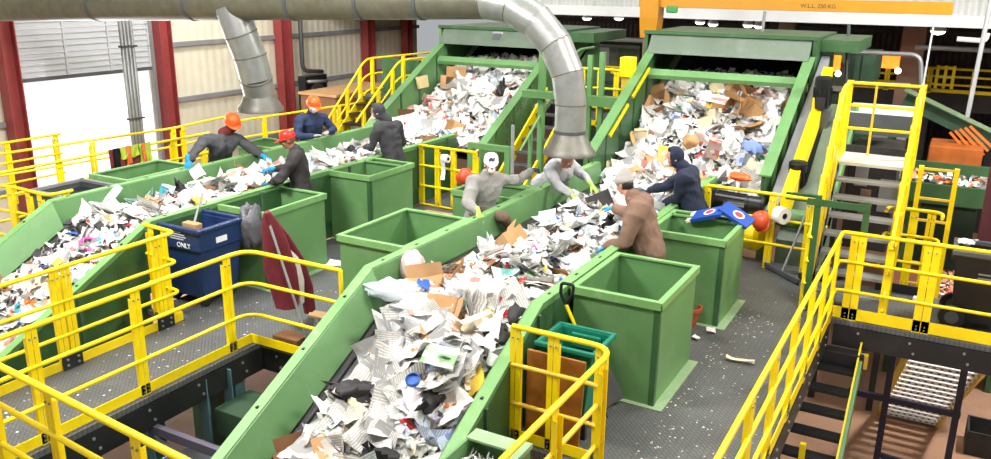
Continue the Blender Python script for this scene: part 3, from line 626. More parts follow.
t = thing('mesh_hopper', 'green frame with paper behind the yellow gate panel under the far hopper', 'frame', (-7.4, 12.9, 0))
mb = MB(); mb.box((-7.6, 12.75, .95), (-6.75, 12.85, 1.05)); mb.box((-7.6, 12.75, .0), (-7.5, 12.85, .95)); mb.box((-6.85, 12.75, 0), (-6.75, 12.85, .95)); mb.build('frame', green, t)
mb = MB(); mb.box((-7.5, 12.78, 0), (-6.85, 12.8, .5)); mb.build('panel', dgreen, t)
# ---------------------------------------------------------------- bins
def sorting_bin(label, x0, x1, y0, y1, zt=1.05, divider=None, m=green, flange=True, group='green sorting bins'):
    t = thing('sorting_bin', label, 'bin', ((x0+x1)/2, (y0+y1)/2, 0), group)
    a, b, c, d = x0+.03, x1-.03, y0+.03, y1-.03; w = .012
    mb = MB(); mb.box((a, c, 0), (b, c+w, zt-.02)); mb.build('front_panel', m, t)
    mb = MB(); mb.box((a, d-w, 0), (b, d, zt-.02)); mb.build('back_panel', m, t)
    mb = MB(); mb.box((a, c+w, 0), (a+w, d-w, zt-.02)); mb.build('side_panel', m, t)
    mb = MB(); mb.box((b-w, c+w, 0), (b, d-w, zt-.02)); mb.build('side_panel', m, t)
    mb = MB(); mb.box((a+w, c+w, .02), (b-w, d-w, .03)); mb.build('bottom', dgreen, t)
    mb = MB()
    L = .06
    for (p, q) in (((x0, y0), (x1, y0+L)), ((x0, y1-L), (x1, y1)), ((x0, y0+L), (x0+L, y1-L)), ((x1-L, y0+L), (x1, y1-L))):
        mb.box((p[0], p[1], zt-.02), (q[0], q[1], zt))
    for (p, q) in (((x0, y0), (x1, y0+.008)), ((x0, y1-.008), (x1, y1)), ((x0, y0), (x0+.008, y1)), ((x1-.008, y0), (x1, y1))):
        mb.box((p[0], p[1], zt-.075), (q[0], q[1], zt-.02))
    mb.build('rim', rimgreen, t)
    mb = MB(); mb.box((b, c-.004, 0), (b+.006, c+.05, zt-.08)); mb.box((b-.05, c-.008, 0), (b+.006, c-.001, zt-.08)); mb.build('corner_angle', dgreen, t)
    if flange:
        mb = MB(); mb.box((b, c, 0.002), (b+.1, d, .012)); mb.box((a, c-.06, .002), (b+.1, c, .012)); mb.build('base_flange', lgreen, t)
    if divider:
        mb = MB(); mb.box((a+w, divider, zt-.5), (b-w, divider+.01, zt-.02)); mb.box((a+w, divider-.03, zt-.02), (b-w, divider+.03, zt)); mb.build('divider', m, t)
    return t
sorting_bin('nearest green bin, empty, beside the brown hooded worker on the right platform', -2.99, -2.08, 6.93, 8.16, 1.06)
sorting_bin('green bin behind the nearest one on the right platform, blue carton on its corner', -3.0, -2.06, 9.14, 10.2, 1.06, divider=9.98)
sorting_bin('tall green bin between the red-capped and the black hooded workers', -8.2, -7.39, 9.62, 10.78, 1.06, divider=10.5)
sorting_bin('green bin in front of the red-capped worker, beside the blue cart', -8.22, -7.36, 7.42, 8.62, 1.03)
sorting_bin('empty green bin left of the front belt, in front of the grey hooded worker', -5.98, -5.03, 7.12, 8.5, 1.05)
sorting_bin('green bin between the grey hooded worker and the worker under the duct hood', -6.0, -5.05, 9.6, 10.4, 1.05, divider=10.25)
sorting_bin('dark green bin on the outer side of the far conveyor, left of the leaning worker', -10.98, -10.15, 7.62, 8.86, 1.06, flange=False)
sorting_bin('low green bin beyond the leaning worker on the outer side of the far conveyor', -10.98, -10.15, 10.5, 11.2, 1.05, flange=False)
t = thing('waste_cart', 'open dark grey cart with a black liner next to the dark green bin at left', 'cart', (-10.6, 7.1, 0))
mb = MB()
for (p, q) in (((-11.0, 6.75), (-10.98, 7.5)), ((-10.22, 6.75), (-10.2, 7.5)), ((-11.0, 6.73), (-10.2, 6.75)), ((-11.0, 7.5), (-10.2, 7.52))): mb.box(p+(.3,), q+(1.0,))
mb.box((-11.0, 6.73, .28), (-10.2, 7.52, .3)); mb.build('tub', dgreysteel, t)
mb = MB()
for (p, q) in (((-11.03, 6.7), (-10.97, 7.55)), ((-10.23, 6.7), (-10.17, 7.55)), ((-11.03, 6.7), (-10.17, 6.76)), ((-11.03, 7.49), (-10.17, 7.55))): mb.box(p+(.97,), q+(1.01,))
mb.build('rim', steel, t)
mb = MB(); mb.loft([[(-10.96, 6.77, .9), (-10.24, 6.77, .9), (-10.24, 7.48, .9), (-10.96, 7.48, .9)], [(-10.9, 6.85, .6), (-10.3, 6.85, .6), (-10.3, 7.4, .6), (-10.9, 7.4, .6)]]); mb.build('liner', blackplastic, t)
for x in (-10.9, -10.3):
    for y in (6.85, 7.4): mb = MB(); mb.lathe([(.08, -.02), (.08, .02)], (x, y, .08), (1, 0, 0), 14); mb.build('wheel', black, t); mb = MB(); mb.box((x-.03, y-.03, .1), (x+.03, y+.03, .3)); mb.build('fork', steel, t)
# blue cart
t = thing('utility_cart', 'dark blue plastic cart with white lettering beside the left walkway end', 'cart', (-7.9, 6.85, 0))
def ring(x0, x1, y0, y1, z): return [(x0, y0, z), (x1, y0, z), (x1, y1, z), (x0, y1, z)]
X0, X1, Y0, Y1 = -8.3, -7.5, 6.5, 7.2
mb = MB(); mb.loft([ring(X0+.1, X1-.1, Y0+.08, Y1-.08, .12), ring(X0+.03, X1-.03, Y0+.03, Y1-.03, .72), ring(X0+.0, X1-.0, Y0+.0, Y1-.0, .74), ring(X0, X1, Y0, Y1, .98), ring(X0+.05, X1-.05, Y0+.05, Y1-.05, .98), ring(X0+.12, X1-.12, Y0+.12, Y1-.12, .2)]); mb.build('tub', navyplastic, t, bevel=.015)
mb = MB()
for (p, q) in (((X0-.03, Y0-.03), (X1+.03, Y0+.04)), ((X0-.03, Y1-.04), (X1+.03, Y1+.03)), ((X0-.03, Y0+.04), (X0+.04, Y1-.04)), ((X1-.04, Y0+.04), (X1+.03, Y1-.04))): mb.box(p+(.97,), q+(1.02,))
mb.build('rim', navyplastic, t, bevel=.012)
text_mesh('lettering', 'ONLY', .085, axes((-7.9+.02, Y0-.004, .77), (1, 0, 0), (0, 0, 1)), white, t)
mb = MB()
for k, w in enumerate((.22, .26, .24, .18)): mb.box((-7.98, Y0-.005, .87+k*.028-.01), (-7.98+w, Y0-.001, .872+k*.028))
mb.build('small_print', mat('faded_white_print', (190, 196, 206), .6), t)
mb = MB(); mb.box((X1+.001, 6.75, .8), (X1+.005, 6.92, .87)); mb.build('sticker', white, t)
for x in (X0+.15, X1-.15):
    for y in (Y0+.15, Y1-.15): mb = MB(); mb.lathe([(.06, -.02), (.06, .02)], (x, y, .06), (1, 0, 0), 14); mb.build('wheel', black, t)
tb = thing('push_broom', 'broom with a wooden head leaning upside down in the blue cart', 'broom', (-7.75, 6.9, .3))
mb = MB(); mb.tube([(-7.72, 6.62, 1.0), (-8.0, 7.05, 1.28)], .014); mb.build('handle', steel, tb, smooth='auto'); mb = MB(); mb.box((-7.84, 6.56, .98), (-7.6, 6.66, 1.06)); mb.build('head', wood, tb, bevel=.01)
mb = MB(); mb.box((-7.83, 6.57, .92), (-7.61, 6.65, .98)); mb.build('bristles', darkrubber, tb)
# ---------------------------------------------------------------- ducts
t = thing('overhead_duct', 'round galvanised duct overhead, elbowing down to a hood over the front belt', 'duct', (-6, 10.4, 3))
yd = 10.4; zc = lambda x: 3.20 + (x+16.5)*.0345
xe = -5.9
xs = [-18.6, -14.1, -11.6, -9.35, -8.0, -6.95, xe]
for a, b in zip(xs, xs[1:]):
    mb = MB(); mb.tube([(a, yd, zc(a)), (b, yd, zc(b))], .25, 28); mb.build('duct_section', galvdull, t, smooth='auto')
for a in xs[1:-1]:
    mb = MB(); mb.tube([(a-.03, yd, zc(a)), (a+.03, yd, zc(a))], .262, 28); mb.build('joint_band', dgreysteel, t, smooth='auto')
Rb = 1.32; ce = V((xe, yd, zc(xe)-Rb)); pts = []
NG = 5
for k in range(NG+1):
    a = math.pi/2*(1-k/NG); pts.append(ce + V((math.cos(a)*Rb, 0, math.sin(a)*Rb)))
for k, (a, b) in enumerate(zip(pts, pts[1:])):
    d = (b-a).normalized(); mb = MB(); mb.tube([a-d*.035, b+d*.035], [.25-.008*k, .242-.008*k], 28); mb.build('elbow_gore', galv, t, smooth='auto')
for k in (1, 2, 3, 4, 5):
    tn = V((pts[k].z-ce.z, 0, -(pts[k].x-ce.x))).normalized(); mb = MB(); mb.tube([pts[k]-tn*.008, pts[k]+tn*.008], .254-.008*k, 28); mb.build('seam_band', galvdull if k != 2 else steel, t, smooth='auto')
pe = pts[-1]; zh = 1.86
mb = MB(); mb.lathe([(.21, zh-pe.z), (.21, .03)][::1], pe, (0, 0, 1), 28); mb.build('drop_pipe', galv, t, smooth='auto')
mb = MB(); mb.lathe([(.20, .30), (.225, .29), (.21, .27), (.31, .08), (.36, .02), (.36, -.02), (.34, -.02), (.29, .08), (.19, .28)], (pe.x, pe.y, zh-.27), (0, 0, 1), 28, cap=False); hd = mb.build('hood', hoodm, t, smooth='auto')
mb = MB(); mb.lathe([(.222, -.02), (.222, .02)], (pe.x, pe.y, zh+.02), (0, 0, 1), 28); mb.build('hood_collar', dgreysteel, hd, smooth='auto')
t = thing('branch_duct', 'galvanised branch duct curving down from the main duct to a hood over the far belt', 'duct', (-10.5, 10.6, 2))
hb = PZ(261, 112, 1.6)
path = [PY(232, 8, 10.4), PY(241, 34, 10.45), PY(250, 56, 10.55), PY(256, 78, 10.62), V((hb.x, hb.y, 1.9))]
for a, b in zip(path, path[1:]):
    d = (b-a).normalized(); mb = MB(); mb.tube([a-d*.03, b+d*.03], .27, 26); mb.build('duct_section', galv, t, smooth='auto')
for p, q in zip(path[1:], path[2:]):
    d = (q-p).normalized(); mb = MB(); mb.tube([p-d*.01, p+d*.01], .28, 26); mb.build('seam_band', galvdull, t, smooth='auto')
mb = MB(); mb.lathe([(.27, .3), (.28, .27), (.31, .17), (.385, .06), (.39, 0), (.37, 0), (.28, .16), (.22, .27)], (hb.x, hb.y, 1.62), (0, 0, 1), 26, cap=False); mb.build('hood', hoodm, t, smooth='auto')
# ---------------------------------------------------------------- crane
t = thing('jib_crane', 'yellow jib crane boom with a load rating, behind the right hopper hood', 'crane', (-5.4, 17.3, GZ))
yk = 17.6
b0 = PY(640, 10, yk); b1 = PY(953, 9.5, yk); h0 = .19
mb = MB(); mb.box((b0.x, yk-.1, b1.z-h0/2), (b1.x, yk+.1, b1.z+h0/2+.03)); bm_ = mb.build('boom', orangebeam, t, bevel=.008)
p0 = PY(652, 10, yk)
mb = MB(); mb.loft([[(p0.x-.17*s, yk-.17*s, z), (p0.x+.17*s, yk-.17*s, z), (p0.x+.17*s, yk+.17*s, z), (p0.x-.17*s, yk+.17*s, z)] for z, s in ((2.7, 1.0), (3.1, 1.15), (5.5, 1.2))]); mb.build('mast', orangebeam, t)
mb = MB(); mb.box((p0.x-.12, yk-.12, GZ), (p0.x+.12, yk+.12, 2.72)); mb.build('mast_foot', tan, t)
k0 = PY(801, 9.2, yk); text_mesh('load_rating', 'W.L.L. 250 KG', .105, axes((k0.x, yk-.102, b1.z-.03), (1, 0, 0), (0, 0, 1)), black, t)
hk = PY(674, 10, yk); mb = MB(); mb.box((hk.x-.12, yk-.18, b1.z-.2), (hk.x+.12, yk-.1, b1.z-.06)); mb.build('trolley', cgreen, t, bevel=.03)
# ---------------------------------------------------------------- big stair up at right
t = thing('access_stair', 'steep stair with wide yellow handrails and dark treads, leading up from the landing', 'stair', (-.9, 10.4, 0))
xL, xR = -1.3, -.47
y0s, z0s, n, rise, run = 10.35, .0, 8, .2, .175
for k in range(1, n):
    y = y0s+k*run; z = z0s+k*rise; mb = MB(); mb.box((xL+.03, y-.02, z-.035), (xR-.03, y+.2, z)); mb.build('tread', greypaint, t)
yt = y0s+n*run; zt = z0s+n*rise
for x, sg in ((xL, -1), (xR, 1)):
    mb = MB(); mb.beam((x, y0s-.05, -.05), (x, yt, zt-.05), .03, .2); mb.build('stringer', greypaint, t)
    mb = MB(); mb.beam((x+sg*.03, y0s-.05, .12), (x+sg*.03, yt, zt+.12), .02, .12); mb.build('side_strip', yellow, t)
mb = MB(); mb.box((xL, yt-.02, zt-.04), (xR, yt+.75, zt)); mb.build('top_landing', lplate, t)
mb = MB(); mb.box((xL, yt+.75, zt), (xR, yt+.78, zt+.1)); mb.build('kick_plate', black, t)
for x in (xL-.03, xR+.03):
    for hh, r_ in ((.92, .028), (.62, .02), (.34, .02)):
        mb = MB(); mb.tube(fillet([(x, y0s-.1, hh), (x, yt-.1, zt+hh+.05), (x, yt+.6, zt+hh+.05)], .25), r_); mb.build('handrail' if hh > .9 else 'mid_rail', yellow, t, smooth='auto')
    for k in range(6):
        y = y0s+.02+k*.27; z = (y-y0s)*rise/run; mb = MB(); mb.box((x-.045, y-.09, z-.1), (x+.045, y+.09, z+.93)); mb.build('rail_post', yellow, t)
    mb = MB(); mb.box((x-.035, yt+.52, zt-.1), (x+.035, yt+.6, zt+1.0)); mb.build('rail_post', yellow, t)
for hh in (.36, .67, .97):
    mb = MB(); mb.tube([(xL-.03, yt+.58, zt+hh), (xR+.03, yt+.58, zt+hh)], .02); mb.build('end_rail', yellow, t, smooth='auto')
for x in (-1.0,):
    mb = MB(); mb.box((x-.015, yt+.57, zt), (x+.015, yt+.59, zt+.97)); mb.build('end_post', wornyellow, t)
t = thing('stair_gate', 'dark green gate frame in front of the yellow access stair', 'gate', (-1.1, 10.28, 0))
ga = PY(819, 197, 10.28); gb = PY(868, 204, 10.28)
for q in (ga, gb): mb = MB(); mb.box((q.x-.035, 10.25, 0), (q.x+.035, 10.31, q.z+.02)); mb.build('post', dgreen, t)
mb = MB(); mb.box((ga.x-.12, 10.24, ga.z-.1), (gb.x+.03, 10.26, ga.z-.02)); mb.build('bar', dgreen, t)
t = thing('upper_catwalk', 'grey upper catwalk plate beyond the top of the yellow stair', 'platform', (-.9, 14.5, 1.9))
mb = MB(); mb.box((-1.6, 14.2, 1.86), (-.55, 15.6, 1.9)); mb.build('catwalk_plate', lplate, t); mb = MB(); mb.box((-1.6, 14.15, 1.6), (-.55, 14.2, 1.92)); mb.build('catwalk_beam', dgreysteel, t)
mb = MB(); mb.box((-1.6, 14.5, GZ), (-1.5, 14.6, 1.86)); mb.box((-.65, 14.5, GZ), (-.55, 14.6, 1.86)); mb.build('catwalk_legs', darkiron, t)
# second smaller railing by the stair foot
railing('short yellow railing with rounded end at the foot of the yellow stair', [(-.62, 11.5), (-.62, 11.75), (.02, 11.75), (.02, 11.45)], [(-.5, 11.75), (-.3, 11.75), (-.1, 11.75)], frad=.2, toe=False)
t = thing('sliding_gate_frame', 'yellow ladder-like frame behind the landing, beside the dark red column', 'frame', (-.05, 12.3, 0))
for x in (-.32, .1):
    mb = MB(); mb.box((x-.03, 12.25, -1), (x+.03, 12.32, 1.55)); mb.build('upright', yellow, t)
for z in (-.4, -.1, .2, .5, .8, 1.1, 1.5): mb = MB(); mb.box((-.29, 12.27, z), (.07, 12.3, z+.03)); mb.build('rung', wornyellow, t)
# under landing: stairs, frames
t = thing('lower_stair', 'dark open stair going down under the landing at right', 'stair', (-.4, 9, -2))
ya = lambda k: 9.9-k*.24
za = lambda k: -.5-k*.168
xa, xb = -1.18, -.6
for k in range(12):
    mb = MB(); mb.box((xa, ya(k)-.1, za(k)-.04), (xb, ya(k)+.08, za(k))); mb.build('tread', black, t)
for x, m in ((xb+.03, green), (xa-.03, black)):
    mb = MB(); mb.beam((x, 10.1, -.4), (x, ya(11.5), za(11.5)), .04, .2); mb.build('stringer', m, t)
mb = MB(); mb.beam((xb+.0, 10.15, -.25), (xb+.0, ya(11.5), za(11.5)+.13), .02, .07); mb.build('edge_strip', yellow, t)
mb = MB(); mb.box((xa, 9.95, -.5), (xb+.06, 10.12, -.33)); mb.build('head_box', black, t, bevel=.01)
mb = MB(); mb.box((xb+.03, 10.0, -.5), (xb+.1, 10.08, -.33)); mb.build('newel', wornyellow, t)
mb = MB(); mb.box((-.98, 8.75, -2.6), (-.92, 8.81, -.98)); mb.build('yellow_post', yellow, t)
t = thing('outside_stair', 'stair of bright perforated treads seen from below, under the landing', 'stair', (.6, 13, -2))
osx = lambda k: .37-k*.022
for k in range(17):
    y = 11.1+k*.21; z = -.48-k*.163
    mb = MB(); mb.box((osx(k)-.41, y-.07, z-.05), (osx(k)+.41, y+.07, z)); tr = mb.build('tread', white, t)
    mb = MB()
    for q in range(9): mb.box((osx(k)-.37+q*.09, y-.073, z-.035), (osx(k)-.335+q*.09, y-.069, z-.018))
    mb.build('perforation', black, tr)
for sg in (-1, 1):
    mb = MB(); mb.beam((.37+sg*.44, 11.0, -.42), (osx(17)+sg*.44, 11.1+17*.21, -.48-17*.163), .03, .2); mb.build('stringer', wornyellow, t)
t = thing('landing_support_frame', 'dark blue cross-braced frame carrying the landing at lower right', 'frame', (.3, 12, GZ))
nav = mat('navy_steel', (40, 42, 66), .5, var=.1)
A = PY(880, 425, 11.6); B = PY(935, 425, 11.6)
for x in (-.28, .55):
    mb = MB(); mb.box((x-.04, 11.36, GZ), (x+.04, 11.44, -.1)); mb.build('leg', nav, t)
mb = MB(); mb.box((-.75, 11.37, -1.5), (.6, 11.43, -1.42)); mb.build('cross_beam', nav, t)
for p0, p1 in (((-.28, 11.4, -2.4), (.55, 11.4, -3.2)), ((-.28, 11.4, -3.1), (.55, 11.4, -2.3)), ((-.28, 11.4, -2.3), (.55, 11.4, -2.35))):
    mb = MB(); mb.beam(p0, p1, .05, .07); mb.build('brace', nav, t)
fb = PZ(985, 450, GZ); t = thing('parts_crate', 'small dark open crate on the brown floor at the lower right edge', 'crate', (fb.x, fb.y, GZ))
mb = MB()
for p, q in (((-.3, -.3), (.5, -.27)), ((-.3, .27), (.5, .3)), ((-.3, -.27), (-.27, .27)), ((.47, -.27), (.5, .27))): mb.box((fb.x+p[0], fb.y+p[1], GZ), (fb.x+q[0], fb.y+q[1], GZ+.4))
mb.build('crate_wall', darkiron, t); mb = MB(); mb.box((fb.x-.27, fb.y-.27, GZ), (fb.x+.47, fb.y+.27, GZ+.05)); mb.build('crate_bottom', darkiron, t)
# ================================================================ PEOPLE
from mathutils import noise
R0 = random.Random(3)
def cone(mb, p0, r0, p1, r1, n=14):
    p0, p1 = V(p0), V(p1)
    mb.sphere(p0, r0, n); mb.sphere(p1, r1, n)
    if (p1-p0).length > 1e-3: mb.tube([p0, p1], [r0, r1], n)
def remesh(mb, name, material, parent, voxel=.01, smooth=3, folds=0):
    o = mb.build('tmp_blob', material, None, loc=(0, 0, 0))
    r = o.modifiers.new('r', 'REMESH'); r.mode = 'VOXEL'; r.voxel_size = voxel; r.use_smooth_shade = True
    if smooth: s = o.modifiers.new('s', 'SMOOTH'); s.factor = .5; s.iterations = smooth
    dg = bpy.context.evaluated_depsgraph_get(); dg.update()
    me = bpy.data.meshes.new_from_object(o.evaluated_get(dg)); bpy.data.objects.remove(o)
    me.name = name; me.materials.clear(); me.materials.append(material)
    me.transform(Matrix.Translation(-ORG[parent.name]))
    for p in me.polygons: p.use_smooth = True
    if folds:
        sd_ = R0.random()*40; nrm_ = [v_.normal.copy() for v_ in me.vertices]
        for v_, n_ in zip(me.vertices, nrm_):
            c = v_.co + V((sd_, 0, 0)); f_ = 1-abs(noise.noise(V((c.x*4, c.y*4, c.z*7)))*2); g_ = noise.noise(c*3.1)
            v_.co += n_*folds*(f_*1.1-.45+g_*.9)
    q = bpy.data.objects.new(name, me); COL.objects.link(q); q.parent = parent; ORG[q.name] = ORG[parent.name].copy()
    return q
skin = mat('skin', (196, 140, 112), .55, var=.05); skin_dark = mat('skin_tan', (150, 98, 72), .55, var=.05)
def cloth(name, col, **k): return mat(name, col, .85, var=.14, scale=7, bump=.55, bscale=14, **k)
c_grey = cloth('dark_grey_jersey', (74, 76, 80)); c_navy = cloth('navy_fleece', (34, 48, 80)); c_char = cloth('charcoal_jersey', (52, 48, 50)); c_blackh = cloth('black_hooded_fleece', (54, 54, 58))
c_lgrey = cloth('light_grey_fleece', (140, 138, 134)); c_white = cloth('white_sweatshirt', (176, 176, 180)); c_brown = cloth('brown_canvas', (124, 96, 80)); c_navy2 = cloth('dark_navy_jacket', (26, 34, 58))
c_jean = cloth('dark_denim', (44, 48, 62)); c_bpants = cloth('brown_trousers', (104, 84, 70)); c_vest = cloth('vest_lining', (60, 60, 64))
g_blue = mat('blue_glove', (36, 148, 206), .5, var=.08); g_lime = mat('lime_glove', (176, 222, 96), .5, var=.08); g_grey = mat('grey_glove', (150, 146, 138), .7, var=.12); g_navy = mat('navy_glove', (40, 52, 92), .6)
hatc = {'orange': orangeplastic, 'red': redplastic}
c_beanie = cloth('grey_beanie_knit', (168, 164, 160)); c_cap = cloth('white_cap_cotton', (228, 228, 228)); maskw = mat('dust_mask_white', (240, 240, 238), .8); hairb = mat('black_hair', (24, 20, 18), .7); eyew = mat('eye_white', (236, 234, 230), .3); eyed = mat('eye_dark', (30, 24, 20), .3); c_mar = cloth('maroon_balaclava', (110, 38, 42))
bootm = mat('boot_leather', (58, 46, 38), .7)
def hand(mb, wrist, d, nrm, thumb_side, infl=0, curl=.35, grip=0):
    d = V(d).normalized(); nrm = V(nrm); nrm = (nrm - d*nrm.dot(d)).normalized(); s = V(thumb_side); s = (s - d*s.dot(d) - nrm*s.dot(nrm)).normalized()
    w = V(wrist); kn = w + d*.088
    for a in (-.028, -.009, .010, .028): cone(mb, w+d*.018+s*a*.7, .016+infl, kn+s*a, .013+infl, 8)
    lens = {.03: .068, .010: .078, -.010: .072, -.030: .056}
    for a, L in lens.items():
        p = kn + s*a; ang = curl*.5; seg = [L*.45, L*.32, L*.26]; r = .0098+infl
        for k, q in enumerate(seg):
            dd = d*math.cos(ang) + nrm*math.sin(ang) + s*a*.9; dd.normalize(); p2 = p + dd*q; cone(mb, p, r, p2, r*.92, 8); p = p2; r *= .92; ang += curl+grip
    tb = w + d*.03 + s*.03; td = (d*.62 + s*.72 + nrm*.35).normalized(); p2 = tb + td*.045; cone(mb, tb, .0155+infl, p2, .012+infl, 8); td2 = (d*.85+s*.3+nrm*.5).normalized(); cone(mb, p2, .012+infl, p2+td2*.036, .0095+infl, 8)
def person(label, base, head, neck, shR, shL, elR, elL, haR, haL, hip, face, shirt, pants, gloveR, gloveL, skin_m, hat, mask=True, up=(0, 0, 1), kneeR=None, footR=None, hood=None, beard=False, glasses=False, bal=None, hem=.12, dR=None, dL=None, nR=(0, 0, -1), nL=(0, 0, -1), emblem=None, bulk=0):
    head, neck, shR, shL, elR, elL, haR, haL, hip = [V(q) for q in (head, neck, shR, shL, elR, elL, haR, haL, hip)]
    t = thing('person', label, 'person', base); kind0 = hat[0]
    B = V(base); lat = (shL-shR); lat.normalize(); latH = V((lat.x, lat.y, 0)).normalized()
    fw = V(face); u = V(up); u = (u - fw*u.dot(fw)/fw.length_squared).normalized(); f = fw.normalized(); rt = f.cross(u).normalized()
    bodyf = V((0,0,1)).cross(latH)*-1
    bodyf = latH.cross(V((0,0,1)))                      # body forward = left x up
    if bodyf.dot(V((f.x, f.y, 0))) < 0: bodyf = -bodyf
    body = MB(); sh = MB(); pa = MB()
    ch = (shR+shL)/2 - V((0,0,.1)); spine = hip.lerp(ch, .45) + V((0,0,.0)); wlat = V((latH.x, latH.y, 0))
    hl = hip + wlat*.085; hr = hip - wlat*.085
    def torso(m, e):
        for sg in (-1, 1):
            cone(m, hip+wlat*sg*.07, .105+e, spine+wlat*sg*.06, .098+e); cone(m, spine+wlat*sg*.06, .098+e, ch+lat*sg*.075, .108+e); cone(m, ch+lat*sg*.075, .108+e, (shR if sg < 0 else shL).lerp(ch+V((0,0,.08)), .35), .075+e)
        cone(m, shR.lerp(shL, .1), .07+e, shR.lerp(shL, .9), .07+e)
        cone(m, (shR+shL)/2+V((0,0,.0)), .075+e*.8, neck, .058+e*.5)
    torso(body, 0); torso(sh, .034+bulk)
    for s_, e_, h_ in ((shR, elR, haR), (shL, elL, haL)):
        cone(body, s_, .058, e_, .042); cone(body, e_, .043, h_, .028)
        cone(sh, s_, .086+bulk, e_, .068+bulk*.7); wr = h_.lerp(e_, .08); cone(sh, e_, .068+bulk*.7, wr, .047+bulk*.3)
        mid = e_.lerp(wr, .55); cone(sh, mid, .056+bulk*.5, mid.lerp(wr, .3), .05+bulk*.4)
    cone(sh, hip+wlat*.08+V((0,0,-hem)), .115+bulk, hip+wlat*.07, .125+bulk); cone(sh, hip-wlat*.08+V((0,0,-hem)), .115+bulk, hip-wlat*.07, .125+bulk)
    # legs
    fz = B.z
    for sg, hp in ((-1, hr), (1, hl)):
        foot = V((B.x, B.y, fz+.07)) + wlat*sg*.1; knee = hp.lerp(foot, .5) + bodyf*.04
        if sg < 0 and kneeR is not None: knee = V(kneeR); foot = V(footR)
        cone(body, hp, .088, knee, .056); cone(body, knee, .056, foot, .038); cone(body, foot, .038, foot+bodyf*.13-V((0,0,.035)), .034)
        cone(pa, hp, .108, knee, .074); cone(pa, knee, .074, foot+V((0,0,.03)), .062)
        bt = MB(); cone(bt, foot+V((0,0,.05)), .058, foot-V((0,0,.015)), .052); cone(bt, foot-V((0,0,.018)), .05, foot+bodyf*.15-V((0,0,.025)), .043); remesh(bt, 'boot', bootm, t, .016, 2)
    cone(pa, hip-wlat*.07, .118, hip+wlat*.07, .118)
    # head
    cone(body, neck-V((0,0,.05)), .06, head-u*.07-f*.02, .056)
    bs = (rt, f, u)
    body.sphere(head+u*.028-f*.012, (.078, .099, .1), 20, basis=bs); body.sphere(head-u*.05+f*.02, (.058, .07, .066), 16, basis=bs); body.sphere(head-u*.092+f*.058, (.024, .022, .02), 10, basis=bs)
    cone(body, head+f*.082+u*.012, .010, head+f*.112-u*.03, .015, 8); cone(body, head+f*.074+u*.034-rt*.035, .014, head+f*.074+u*.034+rt*.035, .014, 8)
    cone(body, head+f*.082-u*.062-rt*.018, .009, head+f*.082-u*.062+rt*.018, .009, 8)
    for sg in (-1, 1):
        body.sphere(head+rt*sg*.078-u*.005-f*.012, (.014, .026, .036), 10, basis=bs); body.sphere(head+rt*sg*.042+f*.066-u*.03, (.022, .02, .024), 10, basis=bs)
    hands = []
    for w, e_, dd, nn, gl, sg in ((haR, elR, dR, nR, gloveR, -1), (haL, elL, dL, nL, gloveL, 1)):
        d = V(dd) if dd else (w-e_); d.normalize(); n = V(nn); n = (n-d*n.dot(d)).normalized()
        ts = d.cross(n) * (1 if sg < 0 else -1)
        hand(body, w, d, n, ts)
        g = MB(); hand(g, w, d, n, ts, .005); cone(g, w-d*.055, .036, w+d*.012, .033, 12); remesh(g, 'glove', gl, t, .0065, 1)
    bo = remesh(body, 'body', skin_m, t, .0085, 2)
    remesh(sh, 'hooded_sweatshirt' if hood is not None else 'shirt', shirt, t, .0125, 3, .018); remesh(pa, 'trousers', pants, t, .016, 3, .012)
    for sg in (-1, 1):
        e = MB(); e.sphere(head+rt*sg*.032+f*.083+u*.006, .012, 10); eb = e.build('eye', eyew, t, smooth=True); e = MB(); e.sphere(head+rt*sg*.032+f*.091+u*.005, .0062, 8); e.build('iris', eyed, eb, smooth=True)
    if glasses:
        g = MB()
        for sg in (-1, 1): g.tube([head+rt*sg*.034+f*.108+u*.006+(rt*math.cos(a)*.026+u*math.sin(a)*.018) for a in [k*math.pi/6 for k in range(13)]], .003, 6); g.tube([head+rt*sg*.06+f*.105+u*.01, head+rt*sg*.083-f*.01+u*.008], .003, 6)
        g.build('glasses', blackplastic, t, smooth=True)
    if beard:
        g = MB(); g.sphere(head-u*.052+f*.086, (.03, .012, .009), 10, basis=bs); remesh(g, 'moustache', hairb, t, .005, 1)
    if mask:
        m = MB(); m.sphere(head-u*.052+f*(.078 if kind0 in ('knit_hood', 'hood_up') else .066), (.05, .056, .048), 16, basis=bs); mk = remesh(m, 'dust_mask', maskw, t, .008, 2)
        m = MB(); m.tube([head-u*.03+f*.05+rt*sg_*.062 if False else head+rt*math.cos(a)*.088+f*math.sin(a)*.1-f*.012-u*(.035-.02*(1-abs(math.sin(a)))) for a in [math.pi*k/10+math.pi*.92 for k in range(13)]], .004, 6); m.build('strap', maskw, mk)
    if bal:
        m = MB(); m.sphere(head-u*.03-f*.0, (.086, .108, .115), 18, basis=bs); cone(m, head-u*.09, .075, neck, .08); remesh(m, 'balaclava', bal, t, .012, 2)
    kind, hm = hat
    if kind in ('hard_hat', 'cap'):
        h = MB(); hh = .135 if kind == 'hard_hat' else .112; rx, ry = (.118, .14) if kind == 'hard_hat' else (.095, .115); c0 = head+u*(.045 if kind == 'hard_hat' else .04)-f*.008
        prof = [(1.0, 0), (.995, .25), (.93, .55), (.76, .82), (.45, .96), (.12, 1.0)]; n = 28
        vs = []; 
        for r, z in prof: vs += [c0 + rt*math.cos(2*math.pi*k/n)*rx*r + f*math.sin(2*math.pi*k/n)*ry*r + u*hh*z for k in range(n)]
        fs = [(i*n+k, i*n+(k+1)%n, (i+1)*n+(k+1)%n, (i+1)*n+k) for i in range(len(prof)-1) for k in range(n)] + [tuple(range((len(prof)-1)*n, len(prof)*n)), tuple(range(n))[::-1]]
        h.add(vs, fs); ho = h.build(kind, hm, t, smooth='auto')
